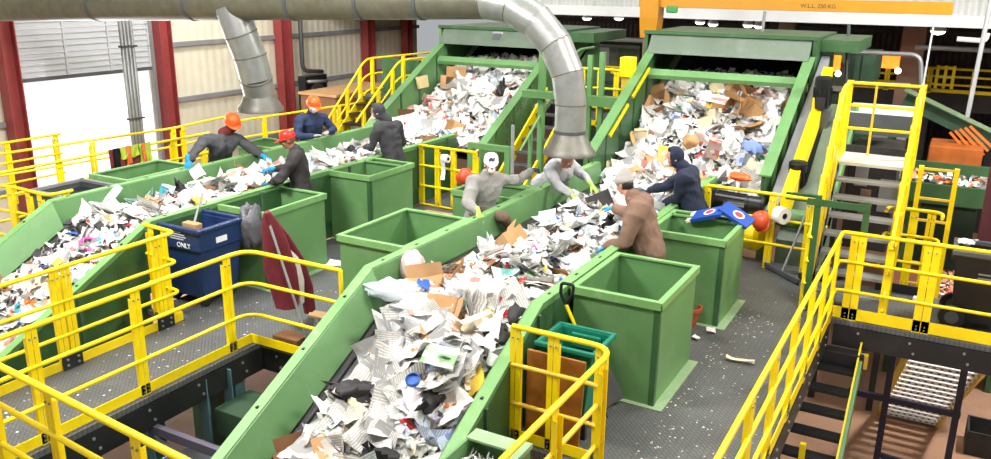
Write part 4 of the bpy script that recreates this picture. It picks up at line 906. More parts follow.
        b = MB(); vs = []; m_ = 28
        for rr, dz in ((.97, .004), (1.0, -.002), (1.0, -.008), (.96, -.006)):
            for k in range(m_):
                a = 2*math.pi*k/m_; fr = max(0, math.sin(a)); ex = (1.1 + (.34*fr**3 if kind == 'hard_hat' else 0)) if kind == 'hard_hat' else 1.0+.75*max(0, math.sin(a))**2.2
                if rr < 1 and dz: ex = 1.0
                vs.append(c0 + rt*math.cos(a)*rx*rr*(ex if kind == 'hard_hat' else min(ex, 1.05)) + f*math.sin(a)*ry*rr*ex + u*(dz - (.022*fr**3 if rr == 1.0 else 0)))
        fs = [(i*m_+k, i*m_+(k+1)%m_, ((i+1)%4)*m_+(k+1)%m_, ((i+1)%4)*m_+k) for i in range(4) for k in range(m_)]
        b.add(vs, fs); b.build('brim' if kind == 'hard_hat' else 'visor', hm, ho, smooth='auto')
        if kind == 'hard_hat':
            for off in (-.03, 0, .03):
                r = MB(); r.tube([c0 + rt*off + f*math.cos(a)*ry*.96 + u*(math.sin(a)*hh*1.0+.004) for a in [math.pi*(.12+.76*k/10) for k in range(11)]], .008, 6); r.build('crown_rib', hm, ho, smooth=True)
    if kind == 'beanie':
        m = MB(); m.sphere(head+u*.055-f*.012, (.094, .114, .102), 18, basis=bs); cone(m, head+u*.1-f*.03, .08, head+u*.15-f*.04, .05); ho = remesh(m, 'beanie', hm, t, .011, 2)
        m = MB(); m.loft([[head+u*z-f*.012+rt*math.cos(2*math.pi*k/24)*.099*s+f*math.sin(2*math.pi*k/24)*.118*s+u*(.0) for k in range(24)] for z, s in ((.022, .97), (.028, 1.02), (.075, 1.02), (.082, .97))]); m.build('cuff', hm, ho, smooth='auto')
        hm2 = MB(); hm2.sphere(head-f*.04-u*.005, (.083, .075, .07), 14, basis=bs); remesh(hm2, 'hair', hairb, t, .012, 2)
    if kind == 'knit_hood' or kind == 'hood_up':
        m = MB(); m.sphere(head+u*.03-f*.042, (.1, .11, .122), 18, basis=bs); cone(m, head-u*.06-f*.045, .085, neck-f*.03, .095)
        cone(m, head+u*.1-f*.02, .06, head+u*.115+f*.02, .04)
        for sg in (-1, 1): cone(m, head+rt*sg*.07+u*.06+f*.02, .026, head+rt*sg*.066-u*.07+f*.02, .028)
        remesh(m, 'hood', hm, t, .012, 2)
    if hood == 'down':
        m = MB(); bk = -f; bk = V((bk.x, bk.y, 0)).normalized()
        for k in range(9):
            a = -1.9+3.8*k/8; c = neck + bk*math.cos(a)*.085 + wlat*math.sin(a)*.1 + V((0,0,-.015-.02*math.cos(a))); m.sphere(c, .045 if abs(a) < 1.2 else .034, 10)
        cone(m, neck+bk*.09+V((0,0,-.02)), .06, neck+bk*.13+V((0,0,-.13)), .05); remesh(m, 'hood', shirt, t, .014, 2)
    if kind == 'none':
        m = MB(); m.sphere(head+u*.04-f*.03, (.086, .1, .098), 16, basis=bs); remesh(m, 'hair', hairb, t, .012, 2)
    if emblem:
        m = MB()
        for k in range(6):
            for j in range(2):
                a = math.pi/2 + (k-2.5)*.13; q = head+u*(.075+j*.022+.006*((k*7)%3))-f*.008+rt*math.cos(a)*.0965+f*math.sin(a)*.117; m.sphere(q, (.009, .004, .011), 6, basis=bs)
        m.build('emblem', emblem, t)
    return t
person('worker in an orange hard hat and dark grey shirt leaning over the far conveyor', (-10.55, 9.75, 0), (-10.28, 9.8, 1.55), (-10.38, 9.68, 1.42), (-10.42, 9.3, 1.34), (-10.34, 9.98, 1.27), (-10.38, 9.0, 1.12), (-10.02, 10.02, 1.08), (-10.06, 8.64, 1.19), (-9.62, 9.8, 1.08), (-10.55, 9.72, .92), (.8, -.35, -.45), c_grey, c_jean, g_blue, g_blue, skin, ('hard_hat', orangeplastic), mask=False, bal=c_mar, dR=(.2, -.3, -1), dL=(1, -.1, -.2))
person('worker in an orange hard hat, white dust mask and navy sweatshirt at the far conveyor', (-10.35, 11.75, 0), (-10.18, 11.66, 1.63), (-10.26, 11.7, 1.49), (-10.3, 11.42, 1.41), (-10.22, 11.95, 1.37), (-10.2, 11.2, 1.16), (-10.1, 12.1, 1.13), (-9.98, 11.38, 1.14), (-9.94, 11.72, 1.16), (-10.35, 11.72, .92), (.75, -.45, -.42), c_navy, c_jean, g_grey, g_grey, skin, ('hard_hat', orangeplastic), dR=(.5, .6, .1), dL=(.4, -.6, .1))
person('worker in a red cap and charcoal shirt between two green bins, seen in profile', (-7.95, 8.85, 0), (-8.14, 8.76, 1.66), (-8.06, 8.8, 1.53), (-8.14, 8.94, 1.44), (-7.92, 8.64, 1.44), (-8.32, 8.96, 1.2), (-8.02, 8.42, 1.18), (-8.52, 8.78, 1.2), (-8.34, 8.56, 1.06), (-7.98, 8.84, .92), (-.8, -.62, -.25), c_char, c_jean, g_blue, g_blue, skin_dark, ('cap', redplastic), mask=False, glasses=True, beard=True, dR=(-1, 0, -.2), dL=(-1, .1, -.3))
person('worker in a black top, hood up, and white mask at the far conveyor', (-8.02, 11.15, 0), (-8.32, 11.08, 1.74), (-8.22, 11.15, 1.6), (-8.12, 11.36, 1.5), (-8.2, 10.92, 1.5), (-8.14, 11.5, 1.2), (-8.3, 10.86, 1.2), (-8.5, 11.42, 1.14), (-8.56, 11.02, 1.16), (-8.05, 11.15, .95), (-.85, -.35, -.38), c_blackh, c_jean, g_grey, g_grey, skin, ('hood_up', c_blackh), dR=(-1, 0, -.1), dL=(-1, .1, -.1))
person('worker in a white cap and light grey hooded top, one arm stretched out', (-5.28, 9.15, 0), (-5.13, 9.2, 1.58), (-5.2, 9.22, 1.43), (-5.27, 8.97, 1.36), (-5.15, 9.46, 1.32), (-5.2, 8.72, 1.16), (-5.06, 9.85, 1.25), (-4.97, 8.6, 1.1), (-5.0, 10.1, 1.34), (-5.3, 9.18, .92), (.5, -.72, -.05), c_lgrey, c_bpants, g_lime, g_navy, skin, ('cap', c_cap), hood='down', kneeR=(-4.78, 8.92, 1.0), footR=(-4.8, 9.1, .79), emblem=g_navy, dR=(.4, -.25, -.75), dL=(.1, 1, .1), bulk=.008)
person('worker in a white sweatshirt bending over the front belt, head behind the duct hood', (-5.3, 11.1, 0), (-4.72, 10.68, 1.42), (-4.85, 10.78, 1.36), (-4.95, 10.58, 1.3), (-4.84, 11.05, 1.28), (-4.78, 10.46, 1.1), (-4.66, 11.16, 1.1), (-4.52, 10.42, 1.0), (-4.42, 10.85, 1.06), (-5.25, 11.0, .95), (.7, -.4, -.6), c_white, c_jean, g_lime, g_lime, skin, ('none', None), mask=False, dR=(.5, -.1, -.5), dL=(.6, -.1, -.4))
person('worker in a grey beanie and brown jacket, back turned, beside the nearest bin', (-2.72, 8.66, 0), (-3.16, 8.74, 1.66), (-3.04, 8.7, 1.54), (-2.98, 8.9, 1.44), (-2.9, 8.48, 1.44), (-3.12, 9.1, 1.22), (-2.98, 8.33, 1.13), (-3.44, 9.2, 1.24), (-3.23, 8.47, .99), (-2.78, 8.66, .95), (-.85, .3, -.3), c_brown, c_jean, g_blue, g_blue, skin, ('beanie', c_beanie), mask=False, hood='down', dR=(-1, .1, -.1), dL=(-.8, -.1, -.5), bulk=.026, hem=.16)
person('worker in a dark navy hood and jacket reaching over the front belt', (-2.78, 10.62, 0), (-3.17, 10.56, 1.64), (-3.06, 10.58, 1.52), (-2.98, 10.8, 1.42), (-2.95, 10.36, 1.42), (-3.3, 10.95, 1.2), (-3.02, 10.44, 1.14), (-3.62, 11.02, 1.04), (-3.26, 10.62, 1.0), (-2.82, 10.58, .95), (-.9, -.5, -.2), c_navy2, c_jean, g_navy, g_blue, skin, ('knit_hood', c_navy2), dR=(-1, .1, -.2), dL=(-.9, .25, -.3), bulk=.014)
# ================================================================ WASTE ON THE BELTS
from mathutils import noise, Euler
R = random.Random(5)
mix = bpy.data.materials.new('mixed_litter'); mix.use_nodes = True
def _mix():
    nt = mix.node_tree; N = nt.nodes; L = nt.links; b = N['Principled BSDF']; b.inputs['Roughness'].default_value = .85
    tc = N.new('ShaderNodeTexCoord'); v = N.new('ShaderNodeTexVoronoi'); v.inputs['Scale'].default_value = 13
    L.new(tc.outputs['Object'], v.inputs['Vector']); sp = N.new('ShaderNodeSeparateColor'); L.new(v.outputs['Color'], sp.inputs['Color'])
    rp = N.new('ShaderNodeValToRGB'); rp.color_ramp.interpolation = 'CONSTANT'; L.new(sp.outputs[0], rp.inputs['Fac'])
    cols = [(0, (96, 92, 88)), (.16, (150, 148, 142)), (.34, (60, 56, 54)), (.48, (190, 188, 182)), (.62, (112, 86, 62)), (.7, (70, 84, 110)), (.76, (132, 130, 128)), (.9, (214, 212, 206))]
    e = rp.color_ramp.elements
    while len(e) < len(cols): e.new(.5)
    for k, (p, c) in enumerate(cols): e[k].position = p; e[k].color = srgb(*c)
    L.new(rp.outputs['Color'], b.inputs['Base Color'])
_mix()
# --- where waste lies: surfaces as functions (u across 0..1, v along 0..1) -> point, normal
def surf(x0, x1, ya, yb, zf, thick, slope):
    def at(u, v):
        x = x0+(x1-x0)*u; y = ya+(yb-ya)*v; e = min(u, 1-u)*2; e = min(1, e*2.2)
        n = noise.noise(V((x*1.7, y*1.7, 3.3)))*.5+noise.noise(V((x*4.5, y*4.5, 1.1)))*.25
        z = zf(y) + thick*(e**.6)*(1+.9*n)
        return V((x, y, z))
    return at, V((0, -slope, 1)).normalized(), abs((x1-x0)*(yb-ya))*math.sqrt(1+slope*slope), (x0, x1, ya, yb)
zbB = lambda y: belt_z(y, 12.4); zbA = lambda y: belt_z(y, 13.3)
AREAS = {
 'slopeB': (surf(-4.44, -3.2, 3.9, 6.5, zbB, .2, SL), 'on the front belt slope'),
 'levelB': (surf(-4.5, -3.28, 6.4, 12.5, zbB, .15, 0), 'on the level front belt'),
 'hopB': (surf(-4.9, -2.42, 12.4, 16.0, lambda y: max(zB(y)-.98-max(0, y-14)*.1, .7), .2, HS), 'in the right feed hopper'),
 'slopeA': (surf(-9.6, -8.36, 4.6, 6.5, zbA, .12, SL), 'on the far belt slope'),
 'levelA': (surf(-9.62, -8.42, 6.4, 13.4, zbA, .14, 0), 'on the level far belt'),
 'hopA': (surf(-10.2, -7.75, 13.4, 17.2, lambda y: max(zA(y)-.86-max(0, y-15.3)*.1, .68), .2, HS), 'in the far feed hopper'),
}
SCR = [paper_white, paper_white, officep, pale, pale, newsprint, newsprint, newscolor, cream, kraft, kraft, dkraft, cblack, cblack, cgrey, cgrey, cred, cblue, cgreen, cyellow, cpink, corange, cteal, lilac, magblue, maggreen, bagwhite, white]
SW = [16, 8, 12, 9, 6, 11, 10, 6, 4, 1.6, 1.4, 2.2, 5, 4, 5, 5, 1.2, 1.5, .8, 1, .35, 1, .8, 1.5, 1.5, 1.2, 5, 6]
def sheet_grid(mb, c, q, w, h, nu, nv, bend, crump, mi, seed):
    vs = []; fs = []; uvs = []
    ax = R.uniform(0, math.pi); ca, sa = math.cos(ax), math.sin(ax); k1 = R.uniform(-1, 1)*bend; 
    for j in range(nv+1):
        for i in range(nu+1):
            a = (i/nu-.5)*w; b = (j/nv-.5)*h; t = a*ca+b*sa
            z = k1*t*t/max(w, h)*2.2 + crump*noise.noise(V((a*8+seed*7.1, b*8-seed*3.7, seed)))*max(w, h)*.4 + crump*.5*noise.noise(V((a*24+seed, b*24, seed*2)))*max(w, h)*.4
            s = 1-crump*.25
            vs.append(c + q @ V((a*s, b*s, z)))
    for j in range(nv):
        for i in range(nu):
            k = j*(nu+1)+i; fs.append((k, k+1, k+nu+2, k+nu+1)); uvs.append([(i/nu, j/nv), ((i+1)/nu, j/nv), ((i+1)/nu, (j+1)/nv), (i/nu, (j+1)/nv)])
    mb.add(vs, fs, mi, uvs)
def orient(n, tilt):
    z = V((0, 0, 1)).rotation_difference(n); return (z @ Euler((R.gauss(0, tilt), R.gauss(0, tilt), R.uniform(0, 6.28))).to_quaternion()).to_matrix()
def litter(area, density, smin, smax, name, label):
    (at, n, A, ext), place = AREAS[area]
    nu, nv = 26, max(30, int(26*abs(ext[3]-ext[2])/abs(ext[1]-ext[0])))
    hp = MB(); vs = [at(i/nu, j/nv)-V((0,0,.03)) for j in range(nv+1) for i in range(nu+1)]
    hp.add(vs, [(j*(nu+1)+i, j*(nu+1)+i+1, (j+1)*(nu+1)+i+1, (j+1)*(nu+1)+i) for j in range(nv) for i in range(nu)])
    hp.m = [len(SCR)]*len(hp.f)
    for k in range(int(A*density)):
        u = R.random(); u = u if R.random() < .8 else .5+(u-.5)*.5; v = R.random(); c = at(u, v)+V((0, 0, R.uniform(0, .11)))
        s = R.uniform(smin, smax); mi = R.choices(range(len(SCR)), SW)[0]
        sheet_grid(hp, c, orient(n, .42), s*R.uniform(.7, 1.4), s, 2, 3, .5, R.choice((.25, .5, .8)), mi, R.random()*50)
    o = hp.build(name, SCR+[mix], loc=at(.5, .5), fixn=False)
    return tag(o, label, 'waste', kind='stuff')
litter('slopeB', 520, .05, .16, 'mixed_waste', 'small mixed paper scraps spread over the front slope of the front belt')
litter('levelB', 400, .05, .16, 'mixed_waste', 'small mixed paper scraps spread along the level front belt')
litter('hopB', 270, .07, .2, 'mixed_waste', 'small mixed waste scraps filling the right feed hopper')
litter('slopeA', 330, .05, .15, 'mixed_waste', 'small mixed waste scraps on the near slope of the far left belt')
litter('levelA', 300, .06, .17, 'mixed_waste', 'small mixed paper scraps along the level far left belt')
litter('hopA', 230, .08, .2, 'mixed_waste', 'small mixed waste scraps filling the far feed hopper')
# --- single pieces
def T_sheet(m, w, h, crump, bend=.5, sd=0): mb = MB(); sheet_grid(mb, V((0,0,0)), Matrix.Identity(3), w, h, 8, 10, bend, crump, 0, sd); return mb, m
def one(name, mb, m, smooth='auto'):
    return mb.build(name, m, loc=(0, 0, 0), smooth=smooth, fixn=False)
def mk_paper(v):
    m, w, h, cr = [(officep, .3, .4, .22), (paper_white, .3, .38, .5), (officep, .26, .34, .75), (cream, .27, .36, .3), (lilac, .22, .3, .4), (cyellow, .24, .3, .3)][v]
    mb, m = T_sheet(m, w, h, cr, .6, v*3.3+1); o = one('paper_sheet', mb, m); return o
def mk_news(v):
    m = [newsprint, newscolor, newsprint][v]; mb = MB()
    w, h = [(.3, .38), (.34, .3), (.32, .42)][v]
    for k in range(3):
        R2 = R.uniform(-.02, .02); sheet_grid(mb, V((R2, R2, k*.012)), Matrix.Rotation(R.uniform(-.12, .12), 3, 'Z'), w, h, 8, 8, .5, .12+.05*v, 0, v*5+2+k*.05)
    return one('newspaper', mb, m)
def mk_mag(v):
    m = [magblue, maggreen, magteal, magred][v]; mb = MB(); w, h = .23, .3
    for k in range(2): sheet_grid(mb, V((0, 0, k*.008)), Matrix.Identity(3), w, h, 7, 8, .7, .12, 0, v*2.2+k*.04)
    return one('flyer' if v in (1, 2) else 'magazine', mb, m)
def mk_board(v):
    m = [kraft, dkraft, kraft][v]; w, h = [(.36, .3), (.28, .36), (.5, .36)][v]; mb = MB()
    for z in (0, .007): sheet_grid(mb, V((0,0,z)), Matrix.Identity(3), w, h, 6, 6, .25, .07, 0, v*4+9)
    for sg in (-1, 1):     # fold flaps
        q = Matrix.Rotation(sg*.7, 3, 'X'); sheet_grid(mb, V((0, sg*(h/2+.05), .035)), q, w*.96, .12, 5, 2, .1, .05, 0, v+3)
    return one('cardboard_piece', mb, m)
def mk_box(v):
    m = [cream, magred, kraft, magblue, paper_white][v]; a, b, c = [(.19, .06, .27), (.2, .07, .28), (.3, .22, .2), (.16, .1, .2), (.2, .13, .1)][v]; mb = MB(); t_ = .003
    U = [[(0,0),(1,0),(1,1),(0,1)]]
    for p in ([(-a,-b,-c),(a,-b,-c),(a,-b,c),(-a,-b,c)], [(-a,b,-c),(-a,b,c),(a,b,c),(a,b,-c)], [(-a,-b,-c),(-a,-b,c),(-a,b,c),(-a,b,-c)], [(a,-b,-c),(a,b,-c),(a,b,c),(a,-b,c)], [(-a,-b,-c),(-a,b,-c),(a,b,-c),(a,-b,-c)],
              [(-a,-b,c),(a,-b,c),(a,-b*2,c+b*1.2),(-a,-b*2,c+b*1.2)], [(a,-b,c),(a,b,c),(a+b*.8,b,c+b*.6),(a+b*.8,-b,c+b*.6)], [(-a,b,c),(a,b,c),(a,b*1.9,c+b),(-a,b*1.9,c+b)]):
        mb.add([V(q)*.5 for q in p], [(0,1,2,3)], 0, U)
    return one('carton', mb, m, smooth=False)
def mk_bottle(v):
    m = [clearbag, MATS['teal_plastic'], bagwhite][v]; mb = MB(); r = .035; mb.lathe([(.02, 0), (r, .008), (r, .05), (r*.9, .07), (r, .09), (r, .14), (r*.55, .185), (.014, .2), (.014, .22)], (0, 0, -.1), n=14)
    o = one('bottle', mb, m); c = MB(); c.lathe([(.016, 0), (.016, .018), (.012, .02)], (0, 0, .118), n=12); cap = c.build('cap', [cblue, white, cred][v], o)
    return o
def mk_jug(v):
    m = [bagwhite, cyellow][v]; mb = MB()
    mb.loft([[(a*s, b*s2, z) for a, b in ((-.07, -.06), (.07, -.06), (.08, 0), (.07, .06), (-.07, .06), (-.08, 0))] for z, s, s2 in ((-.12, .9, .9), (-.11, 1, 1), (.03, 1, 1), (.09, .7, .7), (.12, .22, .25), (.14, .22, .25))])
    mb.tube([(.05, 0, .08), (.085, 0, .06), (.088, 0, -.0), (.07, 0, -.03)], .013, 8); o = one('jug', mb, m); c = MB(); c.lathe([(.022, 0), (.022, .02)], (0, 0, .14), n=12); c.build('cap', cred, o); return o
def mk_bag(v):
    m = [bagwhite, clearbag, cblack, bagwhite][v]; mb = MB(); mb.sphere((0, 0, 0), (.17, .13, .075), 18)
    mb.v = [p*(1+.5*noise.noise(p*14+V((v*9, 0, 0)))+.25*noise.noise(p*34)) for p in mb.v]
    mb.add([V((.12+.02*k, .03*math.sin(k*2), .05+.02*math.cos(k))) for k in range(4)]+[V((.25, .06, .09)), V((.24, -.05, .08))], [(0, 1, 4), (1, 2, 4), (2, 3, 5), (0, 3, 5), (3, 4, 5)], 0)
    return one('plastic_bag', mb, m)
def mk_can(v):
    mb = MB(); mb.lathe([(.026, 0), (.033, .008), (.033, .105), (.026, .116), (.024, .112)], (0, 0, -.06), n=16); o = one('drink_can', mb, [cred, cblue, steel][v]); c = MB(); c.lathe([(.025, 0), (.025, .003)], (0, 0, .055), n=16); c.build('lid', steel, o); return o
def mk_cup(v):
    mb = MB(); mb.lathe([(.03, 0), (.045, .11), (.048, .112), (.043, .11), (.028, .005)], (0, 0, -.05), n=16, cap=False); mb.lathe([(.03, 0), (.029, .004)], (0, 0, -.05), n=16); return one('paper_cup', mb, [white, cream, cred][v])
KINDS = {
 'paper': (mk_paper, ['flat white printed sheet', 'creased white sheet', 'crumpled white paper', 'cream paper sheet', 'pale lilac sheet', 'yellow paper sheet'], 'paper', [5, 6, 6, 2, 1, .8], .1),
 'news': (mk_news, ['folded grey newspaper', 'colour-picture newspaper page', 'large spread newspaper'], 'newspaper', [4, 3, 3], .08),
 'mag': (mk_mag, ['blue printed magazine', 'green and white flyer', 'teal and white flyer', 'red and white magazine'], 'magazine', [2, 1.5, 1, 1.2], .07),
 'board': (mk_board, ['brown cardboard piece', 'dark brown cardboard piece', 'large cardboard sheet'], 'cardboard', [2.4, 2.4, .7], .07),
 'box': (mk_box, ['open cream carton', 'open red printed carton', 'open brown carton', 'open blue printed carton', 'small open white carton'], 'carton', [2, 1, 1.5, 1, 2], .12),
 'bottle': (mk_bottle, ['clear blue-capped bottle', 'green plastic bottle', 'white red-capped bottle'], 'bottle', [2, .6, 1.2], .06),
 'jug': (mk_jug, ['white plastic jug', 'yellow plastic jug'], 'jug', [2, .3], .12),
 'bag': (mk_bag, ['crumpled white plastic bag', 'crumpled clear plastic wrap', 'crumpled black plastic bag', 'wrinkled white plastic film'], 'bag', [3, 2, 2, 2], .06),
 'can': (mk_can, ['red drink can', 'blue drink can', 'bare metal drink can'], 'can', [1, 1, 1], .04),
 'cup': (mk_cup, ['white paper cup', 'cream paper cup', 'red paper cup'], 'cup', [2, 1, 1], .05),
}
MIXW = {'slopeB': dict(paper=10, news=10, mag=5, board=1.2, box=1.2, bottle=1.5, jug=.4, bag=3, can=.4, cup=.7),
 'levelB': dict(paper=10, news=10, mag=4, board=1.2, box=1.6, bottle=1.5, jug=.5, bag=3, can=.5, cup=.7),
 'hopB': dict(paper=7, news=9, mag=5, board=1.6, box=6, bottle=3, jug=1.5, bag=3.5, can=1, cup=1),
 'slopeA': dict(paper=5, news=5, mag=3, board=1.5, box=1.5, bottle=1.5, jug=.4, bag=3, can=.6, cup=.8),
 'levelA': dict(paper=9, news=8, mag=3, board=2.2, box=2, bottle=1, jug=.4, bag=4, can=.4, cup=.5),
 'hopA': dict(paper=9, news=9, mag=3, board=1.2, box=5, bottle=2, jug=1.5, bag=5, can=.5, cup=1)}
TPL = {}; PIECES = []
def pix(p):
    c = ROWS.transposed() @ (V(p)-EYE); return (CX+F*c.x/c.z, CY+F*c.y/c.z)
ALONG = {'slopeB': ('lower end', 'halfway down', 'near the bend'), 'slopeA': ('lower end', 'halfway down', 'near the bend'), 'hopB': ('low down', 'halfway up', 'high up'), 'hopA': ('low down', 'halfway up', 'high up'),
 'levelB': ('by the nearest bin', 'beside the brown jacket', 'by the hopper foot'), 'levelA': ('by the blue cart', 'by the red cap', 'by the black hood')}
def scatter(area, count, scl=1.0, vr=(.02, .98)):
    (at, n, A, ext), place = AREAS[area]
    ks = list(MIXW[area]); ws = [MIXW[area][k] for k in ks]
    # jittered grid so pieces spread evenly
    asp = abs(ext[3]-ext[2])/abs(ext[1]-ext[0]); nx = max(2, round(math.sqrt(count/asp))); ny = math.ceil(count/nx); cells = [(i, j) for i in range(nx) for j in range(ny)]; R.shuffle(cells)
    for (i, j) in cells[:count]:
        u = min(.96, max(.04, (i+R.uniform(.05, .95))/nx)); v = vr[0]+(vr[1]-vr[0])*(j+R.uniform(.05, .95))/ny
        k = R.choices(ks, ws)[0]; fn, descs, cat, vw, lift = KINDS[k]; vi = R.choices(range(len(descs)), vw)[0]
        c = at(u, v) + n*(R.uniform(.3, 1.0)*lift+.015)
        tilt = .35 if k in ('paper', 'news', 'mag', 'board') else .9
        q = orient(n, tilt)
        if k in ('bottle', 'can', 'cup'): q = q @ Matrix.Rotation(math.pi/2+R.gauss(0, .3), 3, 'X')
        key = (k, vi)
        o = TPL[key] = fn(vi) if key not in TPL else None
        if o is None: o = SRC[key]; o = copy_tree(o)
        else: SRC[key] = o
        TPL[key] = o; s = scl*R.uniform(.85, 1.2)
        o.matrix_world = Matrix.Translation(c) @ q.to_4x4() @ Matrix.Scale(s, 4)
        au = 'near its left wall' if u < .34 else ('near its right wall' if u > .66 else 'in the middle'); al = ALONG[area][min(2, int((v-vr[0])/(vr[1]-vr[0])*3))]
        PIECES.append([o, descs[vi], place, al, au, cat, pix(c)])
SRC = {}
scatter('slopeB', 96, 1.05, (.08, .98)); scatter('levelB', 135, .92); scatter('hopB', 130, 1.15, (.02, .9)); scatter('slopeA', 26, .9); scatter('levelA', 80, 1.05); scatter('hopA', 95, 1.25, (.02, .85))
# labels: kind + where it lies; look-alikes in one spot are told apart from left to right
from collections import defaultdict
bylab = defaultdict(list)
for P_ in PIECES: bylab[(P_[1], P_[2], P_[3], P_[4])].append(P_)
for (d, pl_, al, au), L_ in bylab.items():
    L_.sort(key=lambda q: q[6][0]); n = len(L_)
    for k, q in enumerate(L_):
        pre = ''
        if n == 2: pre = ('left ', 'right ')[k]
        elif n == 3: pre = ('leftmost ', 'middle ', 'rightmost ')[k]
        elif n > 3: pre = ['leftmost ', 'second-left ', 'third-left ', 'fourth-left ', 'fifth-left ', 'sixth-left '][min(k, 5)] if k < n-1 else 'rightmost '
        side = {'near its left wall': 'left side', 'near its right wall': 'right side', 'in the middle': 'middle'}[au]
        tag(q[0], f'{pre}{d} {pl_}, {al}, {side}', q[5], d+' '+pl_)
def hero(o, label, cat, p, q=None, s=1, grp=None):
    o.matrix_world = Matrix.Translation(V(p)) @ (q.to_4x4() if q else Matrix.Identity(4)) @ Matrix.Scale(s, 4); return tag(o, label, cat, grp)
def hp_(px, py, area_z): return PZ(px, py, area_z)
E3 = lambda a, b, c: Euler((a, b, c)).to_matrix()
# pieces one can pick out in the photograph
def film(name, m, r, seed, bits=None):
    mb = MB(); mb.sphere((0,0,0), r, 22); mb.v = [p*(1+.35*noise.noise(p*9+V((seed, 0, 0)))+.2*noise.noise(p*26)) for p in mb.v]; return mb.build(name, m, loc=(0,0,0), smooth='auto', fixn=False)
o = film('plastic_wrap', clearbag, (.34, .15, .1), 3.0); p = hp_(398, 290, .92); hero(o, 'big clear plastic wrap with a blue label at the bend of the front belt', 'wrap', p, E3(0, 0, .3))
b = MB(); sheet_grid(b, V((.26, 0, .09)), E3(.1, .3, .2), .14, .17, 5, 5, .6, .2, 0, 4.0); b.v = [v+V(p) for v in b.v]; ORG[o.name] = V(p); b.build('label_film', cblue, o)
o = film('plastic_wrap', mat('pinkish_clear_plastic', (226, 206, 206), .25, alpha=.8, bump=.5, bscale=25), (.13, .12, .16), 8.0); hero(o, 'upright clear plastic bag with a pink top beside the left wall of the front belt', 'bag', hp_(412, 266, .95))
def board_hero(m, w, h, seed, label, cat, p, q, name='cardboard_piece'):
    mb = MB()
    for z in (0, .006): sheet_grid(mb, V((0,0,z)), Matrix.Identity(3), w, h, 7, 7, .2, .08, 0, seed)
    return hero(mb.build(name, m, loc=(0,0,0), fixn=False), label, cat, p, q)
nB = Matrix.Rotation(-math.atan(SL)*-1, 3, 'X')
board_hero(mat('peach_board', (222, 186, 150), .8), .3, .36, 2.2, 'large peach cardboard square in the middle of the front slope', 'cardboard', hp_(397, 377, .5), Matrix.Rotation(.42, 3, 'X') @ Matrix.Rotation(.8, 3, 'Z'))
board_hero(newscolor, .46, .34, 5.1, 'flat colour newspaper spread near the bend of the front belt', 'newspaper', hp_(428, 305, .93), E3(.3, .1, .9), 'newspaper')
board_hero(officep, .42, .3, 6.4, 'large white printed sheet on the level front belt left of the nearest bin', 'paper', hp_(534, 246, .92), E3(.15, -.1, .5), 'paper_sheet')
mb = MB(); mb.lathe([(.062, 0), (.062, .03), (.055, .036), (.05, .01)], (0,0,0), n=20); hero(mb.build('lid', cblue, loc=(0,0,0), smooth='auto'), 'round blue plastic lid on the front slope', 'lid', hp_(413, 381, .68), E3(.5, .2, 0))
board_hero(maggreen, .3, .22, 7.7, 'white and bright green flyer on the front slope below the bend', 'flyer', hp_(440, 356, .75), E3(.45, .1, .25), 'flyer')
board_hero(cblack, .34, .3, 8.1, 'black rubber tray sheet in front of the brown jacketed worker', 'sheet', hp_(600, 202, 1.02), E3(.7, -.5, .4), 'rubber_tray')
o = mk_jug(1); hero(o, 'yellow plastic jug against the brown jacket on the front belt', 'jug', hp_(606, 216, .98), E3(.5, .4, .3), 1.35)
o = film('plastic_bag', mat('white_film', (240, 242, 246), .3, bump=.4, bscale=20), (.3, .26, .12), 12.); hero(o, 'big bright white bag at the foot of the right hopper beside the navy jacket', 'bag', hp_(650, 165, .95))
o = mk_box(1); hero(o, 'red boxy carton with a white circle in the right hopper above the navy hood', 'carton', PY(713, 150, 13.0), E3(.5, .2, .2), 1.05)
b = MB(); b.lathe([(.035, 0), (.035, .004)], (0, -.038, 0), (0, -1, 0), 18); rb_ = b.build('round_mark', white, None, loc=(0,0,0)); rb_.parent = o
board_hero(magred, .5, .22, 3.9, 'orange red magazine spread high in the right hopper', 'magazine', PY(713, 98, 14.0), E3(.5, .1, -.1), 'magazine')
o = film('paper_ball', kraft, (.13, .12, .11), 2.5); hero(o, 'crumpled brown paper bag in the right hopper above the navy hood', 'bag', PY(690, 141, 13.1))
o = film('orange_bag', orangeplastic, (.17, .1, .06), 6.5); o.name = 'plastic_bag'; hero(o, 'flat orange plastic bag low in the right hopper by its right wall', 'bag', PY(741, 177, 12.2))
o = mk_bag(0); hero(o, 'blue and white roll of paper right of the red carton in the right hopper', 'bag', PY(752, 147, 13.0), E3(.3, .3, 0), 1.0); o.data = o.data.copy(); o.data.materials[0] = magblue
board_hero(mat('tan_board', (196, 160, 96), .8), .3, .22, 4.4, 'tan cardboard leaning on the left wall of the right hopper', 'cardboard', PX(630, 140, -4.85)+V((.05,0,0)), E3(.2, 1.2, .3))
board_hero(mat('buff_board', (196, 178, 130), .8), .26, .34, 4.9, 'buff cardboard stuck on the left inner wall of the far hopper', 'cardboard', PX(422, 82, -10.2), E3(.3, 1.35, .1))
mb = MB(); sheet_grid(mb, V((0,0,0)), Matrix.Identity(3), .12, .5, 3, 8, .4, .1, 0, 3.0); hero(mb.build('paper_strip', magblue, loc=(0,0,0), fixn=False), 'tall blue and white paper strip over the wall of the far left belt', 'paper', PX(108, 200, -9.92), E3(.9, .5, .2))
mb = MB(); mb.tube([(math.cos(a)*.2, math.sin(a)*.12, .02*math.sin(3*a)) for a in [k*math.pi/9 for k in range(18)]], .022, 8); hero(mb.build('plastic_ring', cpink, loc=(0,0,0), smooth=True), 'bright pink plastic ring on the near slope of the far left belt', 'ring', PZ(97, 246, .72), E3(.4, .2, .5), 1.0)
